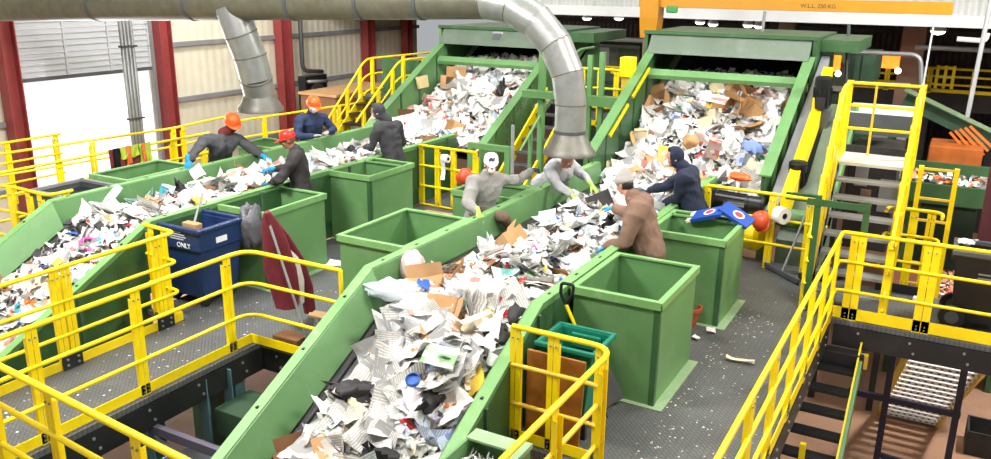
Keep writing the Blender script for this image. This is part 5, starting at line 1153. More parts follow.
o = mk_bottle(2); hero(o, 'white bottle with a red cap at the bend of the far left belt', 'bottle', PZ(94, 222, .9), E3(1.2, .3, .4), 1.2)
for (px, py, w, h, m, lab) in ((237, 178, .42, .34, kraft, 'large folded brown cardboard on the far belt left of the red cap'), (268, 168, .36, .3, mat('tan_card', (214, 164, 108), .8), 'tan card held in front of the red capped worker'), (262, 182, .44, .26, mat('buff_card', (226, 204, 150), .8), 'buff card lying below the hands of the red capped worker'), (205, 185, .4, .3, cream, 'cream card on the far belt right of the leaning worker')):
    board_hero(m, w, h, px*.1, lab, 'cardboard', PZ(px, py, .98), E3(R.uniform(-.2, .4), R.uniform(-.2, .2), R.uniform(0, 3)))
mb = MB(); sheet_grid(mb, V((0,0,0)), Matrix.Identity(3), .34, .2, 6, 5, .8, .3, 0, 9.0); hero(mb.build('paper_sheet', paper_white, loc=(0,0,0), fixn=False), 'white paper in the right glove of the leaning orange-hatted worker', 'paper', PX(195, 169, -9.85), E3(.6, .3, -.5))
o = film('plastic_bag', mat('sky_blue_film', (66, 130, 200), .3, bump=.4), (.16, .1, .06), 7.2); hero(o, 'crumpled blue plastic bag on the far belt between navy and black hooded workers', 'bag', PZ(328, 157, .98))
# shredded paper in the small green box beside the front slope
t = thing('chute_box', 'small green box of shredded paper beside the front slope, at the right', 'box', (-2.85, 4.7, 0))
mb = MB(); a, b_, c, d = -2.98, -2.5, 4.5, 5.15
for p, q in (((a, c), (b_, c+.02)), ((a, d-.02), (b_, d)), ((a, c+.02), (a+.02, d-.02)), ((b_-.02, c+.02), (b_, d-.02))): mb.box(p+(-.9,), q+(.42,))
mb.build('box_wall', green, t); mb = MB(); mb.box((a, d-.16, .41), (b_, d, .43)); mb.box((b_-.05, c, .40), (b_+.02, d, .44)); mb.build('rim', lgreen, t)
sp = MB()
for k in range(420):
    c_ = V((R.uniform(a+.04, b_-.04), R.uniform(c+.04, d-.18), .27+R.uniform(-.05, .06))); sheet_grid(sp, c_, orient(V((0,0,1)), .8), .012, R.uniform(.08, .16), 1, 4, 1.2, .5, 0, R.random()*40)
tag(sp.build('shredded_paper', white, loc=((a+b_)/2, (c+d)/2, .27), fixn=False), 'white shredded paper filling the small green box', 'shredded paper', kind='stuff')
# fine crumbs on the right deck
fl = MB()
for k in range(300):
    x = R.uniform(-2.05, -1.05); y = R.uniform(3.5, 11.3)
    if R.random() < .5: x = -2.0+abs(R.gauss(0, .25)); y = R.uniform(6, 9.8)
    s = R.uniform(.005, .014); sheet_grid(fl, V((x, y, .006)), Matrix.Rotation(R.uniform(0, 6), 3, 'Z'), s, s*R.uniform(.8, 2.4), 1, 1, 0, 0, R.choice((0, 0, 0, 1, 2)), 1)
for k in range(160):
    s = R.uniform(.006, .02); sheet_grid(fl, V((R.uniform(-7.5, -6.5), R.uniform(3, 8), .006)), Matrix.Rotation(R.uniform(0, 6), 3, 'Z'), s, s*1.6, 1, 1, 0, 0, R.choice((0, 1, 2)), 1)
tag(fl.build('floor_litter', [white, pale, kraft], loc=(-1.6, 7, 0), fixn=False), 'tiny paper crumbs scattered over the grey deck plates', 'litter', kind='stuff')
# ================================================================ LOOSE THINGS
def loose_hat(label, p, m, d=(0, 0, 1), name='hard_hat'):
    t = thing(name, label, 'hard hat', p); ax = V(d).normalized(); u = ax.cross(V((0, 1, .2))).normalized(); w = ax.cross(u)
    mb = MB(); prof = [(1, 0), (.99, .25), (.92, .55), (.75, .82), (.45, .96), (.1, 1)]; n = 24; vs = [V(p)+(u*math.cos(6.2832*k/n)*.12+w*math.sin(6.2832*k/n)*.14)*r+ax*.13*z for r, z in prof for k in range(n)]
    mb.add(vs, [(i*n+k, i*n+(k+1)%n, (i+1)*n+(k+1)%n, (i+1)*n+k) for i in range(5) for k in range(n)]+[tuple(range(5*n, 6*n)), tuple(range(n))[::-1]]); mb.build('shell', m, t, smooth='auto')
    mb = MB(); mb.loft([[V(p)+(u*math.cos(6.2832*k/n)*.12*r+w*math.sin(6.2832*k/n)*.14*r*(1.12 if math.sin(6.2832*k/n) > 0 else 1))+ax*z for k in range(n)] for r, z in ((1, .01), (1.1, .0), (1.1, -.006), (.97, -.004))]); mb.build('brim', m, t, smooth='auto'); return t
loose_hat('worn orange hard hat hung on the end of the gate panel by the far hopper', PY(465, 176, 11.93), hatorange, (.45, -.8, .2))
loose_hat('worn orange hard hat hung on the gate panel behind the blue carton', PY(761, 221, 11.58), hatorange, (-.3, -.8, .35))
loose_hat('bright orange hard hat on the deck between two green bins', (-7.28, 9.25, .02), orangeplastic)
def roll(label, c, ax, r, w):
    t = thing('paper_roll', label, 'paper roll', c); mb = MB(); mb.lathe([(r*.35, 0), (r, 0), (r, w), (r*.35, w), (r*.35, 0)], c, ax, 24, cap=False); mb.build('roll', white, t, smooth='auto')
    mb = MB(); mb.lathe([(r*.33, -.005), (r*.36, -.005), (r*.36, w+.005), (r*.33, w+.005), (r*.33, -.005)], c, ax, 16, cap=False); mb.build('core', navyplastic, t); return t
roll('fat white paper roll on the gate panel behind the blue carton', PY(778, 214, 11.55), (.8, -.6, 0), .115, .13)
c = PY(443, 158, 11.9); t = roll('white paper roll with a hanging tail on the gate panel by the far hopper', c, (1, -.2, 0), .07, .12)
mb = MB(); sheet_grid(mb, V((c.x+.05, c.y-.07, c.z-.18)), Matrix.Rotation(math.pi/2, 3, 'X'), .09, .36, 3, 8, .3, .12, 0, 2.0); mb.build('paper_tail', paper_white, t)
# blue carton on the second bin
t = thing('drink_carton', 'blue drink carton with red and white discs flattened over the bin corner', 'carton', (-2.22, 10.0, 1.08))
mb = MB()
q1 = Euler((.25, -.35, -.15)).to_matrix(); q2 = Euler((.2, .45, -.1)).to_matrix(); c1 = V((-2.5, 9.98, 1.12)); c2 = V((-2.17, 10.02, 1.14))
for cc, q in ((c1, q1), (c2, q2)):
    mb.hexa([cc+q @ V(p) for p in ((-.2,-.13,-.02),(.2,-.13,-.02),(.2,.13,-.02),(-.2,.13,-.02),(-.2,-.13,.02),(.2,-.13,.02),(.2,.13,.02),(-.2,.13,.02))])
mb.build('carton_board', mat('carton_blue', (34, 74, 160), .4, var=.1), t)
for cc, q in ((c1, q1), (c2, q2)):
    n = q @ V((0,0,1)); b = MB(); b.lathe([(.075, .021), (.075, .024)], cc+q @ V((.02,0,0)), n, 24); b.build('white_disc', white, t); b = MB(); b.lathe([(.052, .0245), (.052, .0265)], cc+q @ V((.02,0,0)), n, 24); b.build('red_disc', cred, t)
b = MB(); b.hexa([c1+q1 @ V(p) for p in ((-.26,-.13,-.015),(-.2,-.13,-.015),(-.2,.13,-.015),(-.26,.13,-.015),(-.26,-.13,.015),(-.2,-.13,.015),(-.2,.13,.015),(-.26,.13,.015))]); b.build('torn_edge', cream, t)
# teal tote, plywood board, shovel, dust pan
t = thing('recycling_tote', 'teal plastic tote behind the yellow railing beside the nearest bin', 'tote', (-2.65, 6.2, .0))
def r4_(x, y, w, d, z): return [(x-w, y-d, z), (x+w, y-d, z), (x+w, y+d, z), (x-w, y+d, z)]
cx_, cy_, zt_ = -2.62, 6.25, .86
mb = MB(); mb.loft([r4_(cx_, cy_, .17, .17, .2), r4_(cx_, cy_, .25, .23, zt_), r4_(cx_, cy_, .235, .215, zt_), r4_(cx_, cy_, .16, .16, .24)]); mb.build('tub', teal, t, bevel=.008)
mb = MB()
for p, q in (((-.28, -.26), (.28, -.22)), ((-.28, .22), (.28, .26)), ((-.28, -.22), (-.24, .22)), ((.24, -.22), (.28, .22))): mb.box((cx_+p[0], cy_+p[1], zt_-.03), (cx_+q[0], cy_+q[1], zt_+.015))
mb.build('rim', teal, t, bevel=.01); mb = MB(); mb.box((cx_-.12, cy_+.16, zt_-.16), (cx_+.16, cy_+.2, zt_-.03)); mb.build('handle_pocket', teal, t, bevel=.01)
t2 = thing('tote_stand', 'dark stool under the teal tote', 'stand', (cx_, cy_, 0)); mb = MB(); mb.box((cx_-.2, cy_-.18, .16), (cx_+.2, cy_+.18, .2)); mb.build('top', black, t2)
for a in (-.17, .17):
    for b in (-.15, .15): mb = MB(); mb.box((cx_+a-.02, cy_+b-.02, 0), (cx_+a+.02, cy_+b+.02, .16)); mb.build('leg', black, t2)
t = thing('plywood_board', 'worn brown board standing behind the yellow railing, below the teal tote', 'board', (-2.62, 5.9, 0))
mb = MB(); mb.hexa([(-2.9, 5.86, .02), (-2.4, 5.86, .02), (-2.4, 5.885, .02), (-2.9, 5.885, .02), (-2.92, 5.9, .83), (-2.38, 5.9, .83), (-2.38, 5.925, .83), (-2.92, 5.925, .83)]); mb.build('panel', plywood, t, bevel=.006); mb = MB(); mb.box((-2.9, 5.85, .0), (-2.4, 5.9, .03)); mb.build('bottom_edge', wood, t)
t = thing('snow_shovel', 'black scoop shovel with a yellow shaft leaning against the nearest bin', 'shovel', (-2.5, 6.7, 0))
ha = V((-2.89, 6.62, 1.1)); hb_ = V((-2.56, 6.66, .3))
mb = MB(); mb.tube([ha-V((0,0,.1)), hb_], .016, 10); mb.build('shaft', yellow, t, smooth='auto')
mb = MB(); mb.tube(fillet([ha-V((0,0,.1)), ha+V((-.06,0,.0)), ha+V((-.05,0,.1)), ha+V((.07,0,.1)), ha+V((.06,0,0)), ha-V((0,0,.1))], .03), .016, 8); mb.build('grip', blackplastic, t, smooth='auto')
mb = MB(); d = (hb_-ha).normalized(); s = V((0, 1, 0)); s = (s-d*s.dot(d)).normalized(); n = d.cross(s)
vs = []
for j in range(7):
    for i in range(9):
        a = (i/8-.5); vs.append(hb_ - d*.06 + d*(j/6*.36) + s*a*.42*(.75+.25*j/6) + n*(.22*a*a*2-.03+(.008 if i%2 else 0)))
k_ = len(vs); vs += [v+n*.006 for v in vs]
fs = []
for j in range(6):
    for i in range(8):
        q = j*9+i; fs += [(q, q+1, q+10, q+9), (k_+q, k_+q+9, k_+q+10, k_+q+1)]
mb.add(vs, fs); mb.build('scoop', lgr2, t, smooth='auto')
# squeegee, bucket, bits on the right deck
t = thing('floor_squeegee', 'dark floor squeegee lying on the deck by the right gate, handle up on the gate', 'squeegee', (-1.8, 11.4, 0))
mb = MB(); mb.beam((-2.06, 11.66, .05), (-1.52, 11.14, .05), .05, .07); mb.build('head', dgreysteel, t, bevel=.008); mb = MB(); mb.beam((-2.07, 11.66, .015), (-1.52, 11.13, .015), .012, .04); mb.build('blade', black, t)
e = PY(812, 200, 11.7); mb = MB(); mb.tube([(-1.78, 11.4, .08), (e.x, e.y, e.z)], .016, 10); mb.build('handle', greypaint, t, smooth='auto')
mb = MB(); mb.tube([V((-1.55, 11.35, .06)), V((-1.3, 11.5, .05)), V((-1.05, 11.7, .09)), V((-1.0, 12.0, .12))], [.05, .06, .07, .07], 12); tag(mb.build('rubber_hose', darkrubber, loc=(-1.3, 11.5, 0), smooth='auto'), 'thick black hose on the deck right of the squeegee', 'hose')
fp = PZ(688, 325, 0)
t = thing('flower_pot', 'terracotta coloured bucket standing in the gap between the two right bins', 'bucket', (-2.22, 8.75, 0))
mb = MB(); mb.lathe([(.09, 0), (.125, .2), (.14, .2), (.14, .24), (.12, .24), (.085, .01)], (fp.x, fp.y, .005), (.05, 0, 1), 20, cap=False); mb.build('pot', terracotta, t, smooth='auto'); mb = MB(); mb.lathe([(.09, 0), (.09, .012)], (fp.x, fp.y, .003), (.05, 0, 1), 20); mb.build('pot_base', terracotta, t)
def scrap(name, label, cat, p, w, h, m, q, seed=1.0, cr=.2):
    mb = MB(); 
    for z in (0, .004): sheet_grid(mb, V((0, 0, z)), Matrix.Identity(3), w, h, 5, 6, .3, cr, 0, seed)
    return hero(mb.build(name, m, loc=(0,0,0), fixn=False), label, cat, p, q)
scrap('cardboard_piece', 'narrow torn cardboard strip lying on the right deck', 'cardboard', PZ(740, 360, .03), .3, .06, cream, E3(0, 0, .12), 2.0, .1)
scrap('paper_sheet', 'crumpled pale paper on the deck beside the second right bin', 'paper', PZ(711, 330, .03), .12, .1, mat('pinkish_paper', (226, 206, 204), .8), E3(.2, .1, .4), 3., .5)
scrap('paper_sheet', 'small white paper on the deck between the right bins', 'paper', PZ(696, 337, .03), .09, .08, white, E3(.2, .1, 1.4), 4., .5)
scrap('paper_sheet', 'white sheet lying flat on the landing behind the yellow railing', 'paper', PZ(877, 297, .015), .2, .15, white, E3(0, 0, .3), 5., .05)
scrap('paper_sheet', 'white sheet on the deck between the middle green bins', 'paper', PZ(337, 264, .02), .3, .22, white, E3(0, 0, .3), 6., .12)
t = thing('pallet_wood', 'broken pallet boards on the deck by the front belt wall', 'wood', (-6.0, 6.6, 0))
for k, (x, y, l, a) in enumerate(((-5.75, 6.75, .5, .3), (-5.62, 6.9, .45, .1), (-5.72, 6.6, .4, .5))):
    mb = MB(); d = V((math.cos(a), math.sin(a), 0)); mb.beam(V((x, y, .25+.03*k))-d*l/2, V((x, y, .22))+d*l/2, .09, .025); mb.build('board', wood, t)
mb = MB(); mb.box((-5.85, 6.6, 0), (-5.75, 6.7, .24)); mb.box((-5.5, 6.85, 0), (-5.42, 6.95, .22)); mb.build('block', wood, t)
mb = MB(); mb.box((-6.25, 6.3, .0), (-5.9, 6.5, .07)); tag(mb.build('timber_block', dkraft, loc=(-6.1, 6.4, 0), bevel=.01), 'short brown timber on the deck under the hanging maroon jacket', 'wood')
mb = MB(); mb.beam((-7.0, 8.75, .05), (-6.55, 8.95, .09), .1, .03); mb.beam((-6.95, 9.0, .12), (-6.6, 8.6, .14), .09, .03); tag(mb.build('timber_pieces', wood, loc=(-6.8, 8.8, 0)), 'short wooden planks on the deck between the green bins', 'wood')
mb = MB(); mb.box((-7.6, 11.3, 0), (-6.9, 11.42, .12)); tag(mb.build('timber_beam', wood, loc=(-7.2, 11.3, 0), bevel=.01), 'wooden beam on the deck in front of the gate panel', 'wood')
# maroon jacket over a broom handle at the rail corner
t = thing('hung_jacket', 'maroon and white jacket hung on a pole at the corner of the walkway railing', 'jacket', (-6.35, 6.3, .6))
def cloth_strip(cs, ws, name, m, depth=.05, sd=0):
    """a hanging fold of cloth: centres down the drop, widths, with rippled section"""
    mb = MB(); n = 20; secs = []
    for (c, w) in zip(cs, ws):
        ring = []
        for k in range(n):
            a = 2*math.pi*k/n; r = 1+.25*math.sin(4*a+sd+c[2]*6); ring.append(V(c)+V((math.cos(a)*w/2*.8, math.cos(a)*w/2*.45, 0))+V((-.3, .5, 0))*math.sin(a)*depth*r)
        secs.append(ring)
    mb.loft(secs); return mb.build(name, m, t, smooth='auto')
c_mj = cloth('maroon_jacket', (116, 36, 48)); c_mw = cloth('jacket_white', (216, 206, 204))
J = lambda px, py: PX(px, py, -6.32)
cloth_strip([J(267, 212), J(270, 222), J(275, 240), J(280, 268), J(285, 290), J(287, 308)], [.07, .2, .3, .4, .36, .28], 'jacket_body', c_mj, .1)
cloth_strip([J(270, 216), J(283, 236), J(296, 258), J(306, 286), J(310, 313)], [.08, .16, .19, .18, .15], 'sleeve', c_mj, .07, 1.0)
cloth_strip([J(284, 246), J(290, 258), J(295, 280), J(298, 302)], [.07, .2, .23, .16], 'white_panel', c_mw, .13, 2.0)
pb = MB(); a = PX(266, 213, -6.33); b2 = PZ(309, 345, .0); pb.tube([(a.x, a.y, a.z), (b2.x, b2.y, b2.z)], .014); tag(pb.build('pole', greypaint, loc=b2, smooth='auto'), 'thin grey pole under the maroon jacket at the railing corner', 'pole')
# grey bag over the front green bin / cart
o = film('grey_liner_bag', mat('grey_film', (92, 92, 98), .35, bump=.6, bscale=20), (.12, .17, .3), 4.0); o.name = 'plastic_bag'; hero(o, 'grey plastic bag hanging over the edge between the blue cart and green bin', 'bag', (-7.5, 7.32, .86))
# hi-vis vest on the outer railing
t = thing('safety_vest', 'lime and orange safety vest with dark lining hung over the outer railing', 'vest', (-12.0, 9.1, .7))
mb = MB()
def vgrid(y0, y1, z0, z1, xo, name, m, n=10, amp=.02):
    mb = MB(); vs = []; fs = []
    for j in range(7):
        for i in range(n+1):
            y = y0+(y1-y0)*i/n; z = z1+(z0-z1)*j/6; vs.append((-12.05+xo+amp*math.sin(i*1.7+j*.6)*(j/6), y, z-.02*math.sin(i*1.1)*(j/6)))
    k = len(vs); vs += [(a-.012, b, c) for a, b, c in vs]
    for j in range(6):
        for i in range(n): q = j*(n+1)+i; fs += [(q, q+1, q+n+2, q+n+1), (k+q, k+q+n+1, k+q+n+2, k+q+1)]
    mb.add(vs, fs); return mb.build(name, m, t, smooth='auto')
limev = cloth('vest_lime', (176, 196, 60)); orv = cloth('vest_orange', (226, 120, 60))
vgrid(8.75, 9.55, .68, 1.11, .04, 'vest_back', c_mar); vgrid(8.95, 9.3, .93, 1.125, .065, 'vest_front', limev); vgrid(9.32, 9.55, .8, 1.125, .065, 'vest_front', limev); vgrid(9.05, 9.14, .82, 1.13, .075, 'orange_stripe', orv); vgrid(9.36, 9.43, .76, 1.13, .075, 'orange_stripe', orv); vgrid(8.82, 8.93, .66, 1.12, .06, 'dark_edge', blackplastic)
# wheeled black bin on the landing
t = thing('wheeled_bin', 'black wheeled bin with a worn grey print on the landing at right', 'bin', (.5, 10.75, 0))
X, Y = .52, 10.78
mb = MB(); mb.loft([r4_(X, Y, .24, .2, .1), r4_(X, Y, .31, .27, .92), r4_(X, Y, .29, .25, .92), r4_(X, Y, .22, .18, .14)]); mb.build('tub', blackplastic, t, bevel=.015)
mb = MB()
for p, q in (((-.34, -.3), (.34, -.26)), ((-.34, .26), (.34, .3)), ((-.34, -.26), (-.29, .26)), ((.29, -.26), (.34, .26))): mb.box((X+p[0], Y+p[1], .9), (X+q[0], Y+q[1], .96))
mb.build('rim', dgreysteel, t, bevel=.01)
for dy in (-.24, .24): mb = MB(); mb.lathe([(.03, -.03), (.13, -.03), (.145, 0), (.13, .03), (.03, .03)], (X-.24, Y+dy, .145), (0, 1, 0), 22); w_ = mb.build('wheel', black, t, smooth='auto'); mb = MB(); mb.lathe([(.02, -.035), (.075, -.034), (.075, .034), (.02, .035)], (X-.24, Y+dy, .145), (0, 1, 0), 16); mb.build('hub', dgreysteel, w_, smooth='auto')
mb = MB(); mb.box((X-.34, Y-.2, .8), (X-.3, Y+.2, .84)); mb.build('handle', blackplastic, t)
mb = MB()
for k, w in enumerate((.12, .2, .26)): mb.hexa([(X-.05, Y-.262+k*.0045, .7-k*.05), (X-.05+w, Y-.262+k*.0045, .7-k*.05), (X-.05+w, Y-.25+k*.0045, .7-k*.05), (X-.05, Y-.25+k*.0045, .7-k*.05), (X-.05, Y-.265+k*.0045, .715-k*.05), (X-.05+w, Y-.265+k*.0045, .715-k*.05), (X-.05+w, Y-.25+k*.0045, .715-k*.05), (X-.05, Y-.25+k*.0045, .715-k*.05)])
mb.build('worn_print', greypaint, t)
o = mk_bag(0); hero(o, 'white plastic scrap sticking out of the black wheeled bin', 'bag', (X-.22, Y+.1, .97), None, .5)
mb = MB(); mb.tube([(X+.1, Y, .7), (X+.12, Y+.02, 1.0)], .025); tag(mb.build('stick', wood, loc=(X+.1, Y, .8), smooth='auto'), 'wooden stick standing in the black wheeled bin', 'stick')
mb = MB(); mb.lathe([(.05, 0), (.05, .07)], (-.15, 11.3, .02), (1, -.2, 0), 18); tag(mb.build('paper_wad', white, loc=(-.15, 11.3, 0)), 'small white lump of paper at the back of the landing', 'paper')
# kick plate along the back of the landing
mb = MB(); mb.box((-.62, 11.5, .0), (.06, 11.53, .12)); tag(mb.build('kick_plate', black, loc=(-.3, 11.5, 0)), 'black kick plate at the back edge of the landing', 'plate')
# ================================================================ FAR BAYS
col = PY(985, 150, 13.0)
cq = PY(984, 200, 11.45)
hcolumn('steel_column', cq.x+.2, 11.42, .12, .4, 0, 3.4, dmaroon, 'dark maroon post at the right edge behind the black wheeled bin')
# right conveyor with paper
t = thing('waste_conveyor', 'green conveyor carrying pale paper behind the dark maroon column', 'conveyor', (0, 16, 0))
cz = PY(945, 180, 16.5).z
mb = MB(); mb.box((-1.0, 16.2, cz-.12), (3, 16.9, cz-.06)); mb.build('belt', rubber, t); mb = MB(); mb.box((-1.0, 16.12, cz-.35), (3, 16.2, cz-.02)); mb.build('side_rail', dgreen, t); mb = MB(); mb.box((-1.0, 16.9, cz-.35), (3, 16.98, cz+.22)); mb.build('back_rail', dgreen, t)
for x in (-.5, 1.2): mb = MB(); mb.box((x-.05, 16.3, GZ), (x+.05, 16.8, cz-.3)); mb.build('leg', dgreen, t)
lp = MB()
for k in range(420):
    sheet_grid(lp, V((R.uniform(-1, 2.6), R.uniform(16.22, 16.88), cz-.05+R.uniform(0, .1))), orient(V((0,0,1)), .4), R.uniform(.06, .16), R.uniform(.06, .16), 1, 2, .4, .4, R.choice((0, 0, 1, 2, 3, 4)), R.random()*9)
tag(lp.build('mixed_waste', [white, pale, cgrey, kraft, corange], loc=(0, 16.5, cz), fixn=False), 'pale paper scraps on the conveyor behind the dark maroon column', 'waste', kind='stuff')
def bgbox(name, label, cat, lo, hi, m, parts=()):
    t = thing(name, label, cat, ((lo[0]+hi[0])/2, (lo[1]+hi[1])/2, lo[2])); mb = MB(); mb.box(lo, hi); mb.build('body', m, t, bevel=.01)
    for (n, a, b, mm) in parts: mb = MB(); mb.box(a, b); mb.build(n, mm, t)
    return t
def pb(px0, py0, px1, py1, y, d):
    a = PY(px0, py1, y); b = PY(px1, py0, y); return (a.x, y, a.z), (b.x, y+d, b.z)
# under conveyor: dark machine bodies
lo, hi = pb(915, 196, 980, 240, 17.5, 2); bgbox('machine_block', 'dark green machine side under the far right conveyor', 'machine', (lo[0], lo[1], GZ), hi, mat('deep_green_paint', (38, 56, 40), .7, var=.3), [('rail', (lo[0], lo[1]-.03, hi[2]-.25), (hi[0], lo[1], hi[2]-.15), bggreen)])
t = thing('bale_stack', 'orange brown bale behind the far right conveyor', 'bale', (-.3, 19, 0)); a = PY(925, 172, 19); b = PY(984, 150, 19)
mb = MB(); mb.box((a.x, 19, a.z-.6), (b.x, 20, b.z)); mb.build('bale_body', mat('orange_brown', (188, 100, 34), .8, var=.25), t, bevel=.03); mb = MB(); mb.box((a.x, 18.98, a.z), (b.x, 19, a.z+.06)); mb.build('strap', darkiron, t)
t = thing('inclined_conveyor', 'sloping green conveyor frame in the far bay right of the yellow stair', 'conveyor', (0, 21, 1)); a = PY(905, 98, 21); b = PY(991, 140, 21)
mb = MB(); mb.beam(a, b+(b-a)*.3, .6, .28); mb.build('frame', bggreen, t); mb = MB(); mb.beam(a+V((0,-.45,.25)), b+(b-a)*.3+V((0,-.45,.25)), .05, .08); mb.build('rail', lgreen, t)
t = thing('far_stair_rails', 'orange slanted stair rails in the far bay beside the dark column', 'railing', (.2, 19.5, 0))
for k in range(5):
    a = PY(950+k*5, 132-k*1.5, 19.5); b = PY(976+k*4, 163-k*4, 19.5); mb = MB(); mb.beam(a, b, .03, .05); mb.build('rail', corange, t)
# mezzanine with yellow railing
yz = 27.0; a = PY(838, 86, yz); b = PY(1000, 91, yz); zt = PY(900, 66, yz).z
t = thing('mezzanine', 'dark mezzanine walkway with yellow railings across the far bay', 'platform', ((a.x+b.x)/2, yz, a.z))
mb = MB(); mb.box((a.x, yz, a.z-.5), (b.x+3, yz+2, a.z)); mb.build('floor_slab', darkiron, t)
for q in range(4): mb = MB(); mb.box((a.x+.5+q*1.8, yz+.8, GZ), (a.x+.7+q*1.8, yz+1, a.z-.5)); mb.build('leg', darkiron, t)
rr = railing('yellow guard railing on the far mezzanine', [(a.x, yz-.05), (b.x+2, yz-.05)], [(a.x+.2+k*1.1, yz-.05) for k in range(6)], h=zt-a.z, z=a.z, toe=True, mids=((zt-a.z)*.35, (zt-a.z)*.68), r=.035, wide=.14)
g0 = PY(935, 88, yz-.4); g1 = PY(955, 66, yz-.4); t = thing('mezzanine_gate', 'yellow cage gate standing out from the far mezzanine railing', 'gate', g0)
for x in (g0.x, (g0.x+g1.x)/2, g1.x): mb = MB(); mb.box((x-.04, yz-.45, g0.z), (x+.04, yz-.37, g1.z)); mb.build('post', yellow, t)
for z in (g0.z+.1, (g0.z+g1.z)/2, g1.z-.05): mb = MB(); mb.box((g0.x, yz-.43, z-.03), (g1.x, yz-.39, z+.03)); mb.build('bar', yellow, t)
# green machine cabinets, beacons
lo, hi = pb(845, 54, 877, 82, 20, 1.5); bgbox('green_cabinet', 'dull green machine cabinet behind the top of the yellow stair', 'cabinet', lo, hi, bggreen, [('seam', ((lo[0]+hi[0])/2, 19.98, lo[2]), ((lo[0]+hi[0])/2+.02, 20, hi[2]), darkiron)])
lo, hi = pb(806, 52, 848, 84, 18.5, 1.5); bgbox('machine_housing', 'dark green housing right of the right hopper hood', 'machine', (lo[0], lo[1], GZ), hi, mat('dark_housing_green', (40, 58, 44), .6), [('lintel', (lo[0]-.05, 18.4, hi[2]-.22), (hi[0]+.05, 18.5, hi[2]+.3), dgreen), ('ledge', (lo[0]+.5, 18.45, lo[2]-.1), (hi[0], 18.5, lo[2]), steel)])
for (px, py, yy, lab) in ((830, 63, 18.2, 'orange lit beacon box right of the right hopper'), (889, 60, 24, 'orange lit beacon box left of the tan column')):
    c = PY(px, py, yy); t = thing('warning_beacon', lab, 'light', c); s = yy*.0105
    mb = MB(); mb.box((c.x-s, c.y-.1, c.z-s*.8), (c.x+s, c.y+.1, c.z+s*.8)); mb.build('box', orangeglow, t, bevel=.02)
    for sg in (-1, 1): mb = MB(); mb.sphere((c.x+sg*s, c.y-.12, c.z-s), s*.3, 10); mb.build('bulb', lampglow, t)
c0 = PY(915, 30, 25); mb = MB(); mb.box((c0.x-.28, 25, GZ), (c0.x+.28, 25.4, 5)); tag(mb.build('tan_column', tan, loc=(c0.x, 25, GZ)), 'tan steel column in the far bay left of the hanging lamp', 'column')
c0 = PY(786, 30, 24); mb = MB(); mb.box((c0.x-.2, 24, GZ), (c0.x+.2, 24.3, 5)); tag(mb.build('tan_column', tan, loc=(c0.x, 24, GZ)), 'tan steel column behind the hood of the right hopper', 'column')
# pipes
def pipe(label, pts, r, m=steel, cat='pipe', name='pipe'):
    mb = MB(); mb.tube(fillet(pts, .2), r, 8); return tag(mb.build(name, m, loc=pts[0], smooth='auto'), label, cat)
pipe('pale horizontal pipe bending down left of the tan column', [PY(850, 52, 19), PY(921, 55, 19), PY(921, 90, 19)], .045)
pipe('grey horizontal rail above the top of the yellow stair', [PY(850, 83, 18), PY(910, 86, 18)], .05)
pipe('pale pipe across the far bay above the mezzanine', [PY(915, 47, 24), PY(1000, 51, 24)], .06)
pipe('thin pale rod slanting down to the right handrail of the stair', [PY(935, 17, 13.6), PY(922, 92, 12.9)], .014, steel, 'rod', 'tie_rod')
pipe('pale conduit rising at the right edge of the far bay', [PY(991, 0, 15.5), PY(967, 118, 15)], .035)
pipe('thin steel rod above the left part of the right hopper hood', [PY(765, 12, 17), PY(762, 33, 16.6)], .03, steel, 'rod', 'tie_rod')
pipe('dark vertical post right of the right hopper hood', [PY(849, 24, 17), PY(845, 95, 17)], .03, dgreysteel, 'post', 'thin_post')
pipe('pale pipe between the two hoppers in the far bay', [PY(560, 37, 24), PY(655, 41, 24)], .07)
pipe('short pale pipe with lamp fittings at the far right', [PY(957, 39, 20), PY(985, 41, 20), PY(988, 33, 20)], .05, white)
# roof trusses in the far bay
for yy, lab in ((26, 'dark roof truss in the far bay, nearest of two'), (31, 'dark roof truss in the far bay, farthest of two')):
    t = thing('roof_truss', lab, 'truss', (-4, yy, 3)); z0 = 2.55 if yy < 30 else 2.35
    for z in (z0, z0+1.0): mb = MB(); mb.box((-18, yy, z), (10, yy+.1, z+.1)); mb.build('chord', darkiron, t)
    for k in range(28):
        x = -18+k; mb = MB(); mb.beam((x, yy+.05, z0), (x+1, yy+.05, z0+1) if k % 2 else (x-.0+1, yy+.05, z0), .05, .05) if k % 2 else mb.beam((x, yy+.05, z0+1), (x+1, yy+.05, z0), .05, .05); mb.build('web', darkiron, t)
# high bay lamps in the far bay
for k, (px, py, yy, lab) in enumerate(((938, 31, 22.8, 'lit lamp hanging at the far right, right of the tan column'), (759, 26, 23.5, 'lit lamp behind the left end of the right hopper hood, right of a pair'), (748, 25, 23.5, 'lit lamp behind the right hopper hood, left of a pair'), (619, 18, 23, 'lit lamp between the hoppers, right of a pair'), (587, 18, 23, 'lit lamp between the hoppers, left of a pair'), (713, 24, 23, 'lit lamp above the middle of the right hopper hood'), (700, 22, 23.2, 'small lit lamp above the right hopper hood, near its left end'))):
    c = PY(px, py, yy); t = thing('hanging_lamp', lab, 'lamp', c); s = .16 if k != 0 else .2
    mb = MB(); mb.lathe([(s*.25, s*1.1), (s*.5, s*.8), (s, 0), (s*.96, 0), (s*.46, s*.75)], c, (0,0,1), 16, cap=False); mb.build('reflector', white, t, smooth='auto'); mb = MB(); mb.sphere(c+V((0,0,s*.0)), (s*.8, s*.8, s*.45), 12); mb.build('bulb', lampglow, t, smooth=True)
    mb = MB(); mb.tube([c+V((0,0,s)), c+V((0,0,1.2))], .012, 6); mb.build('cord', black, t)
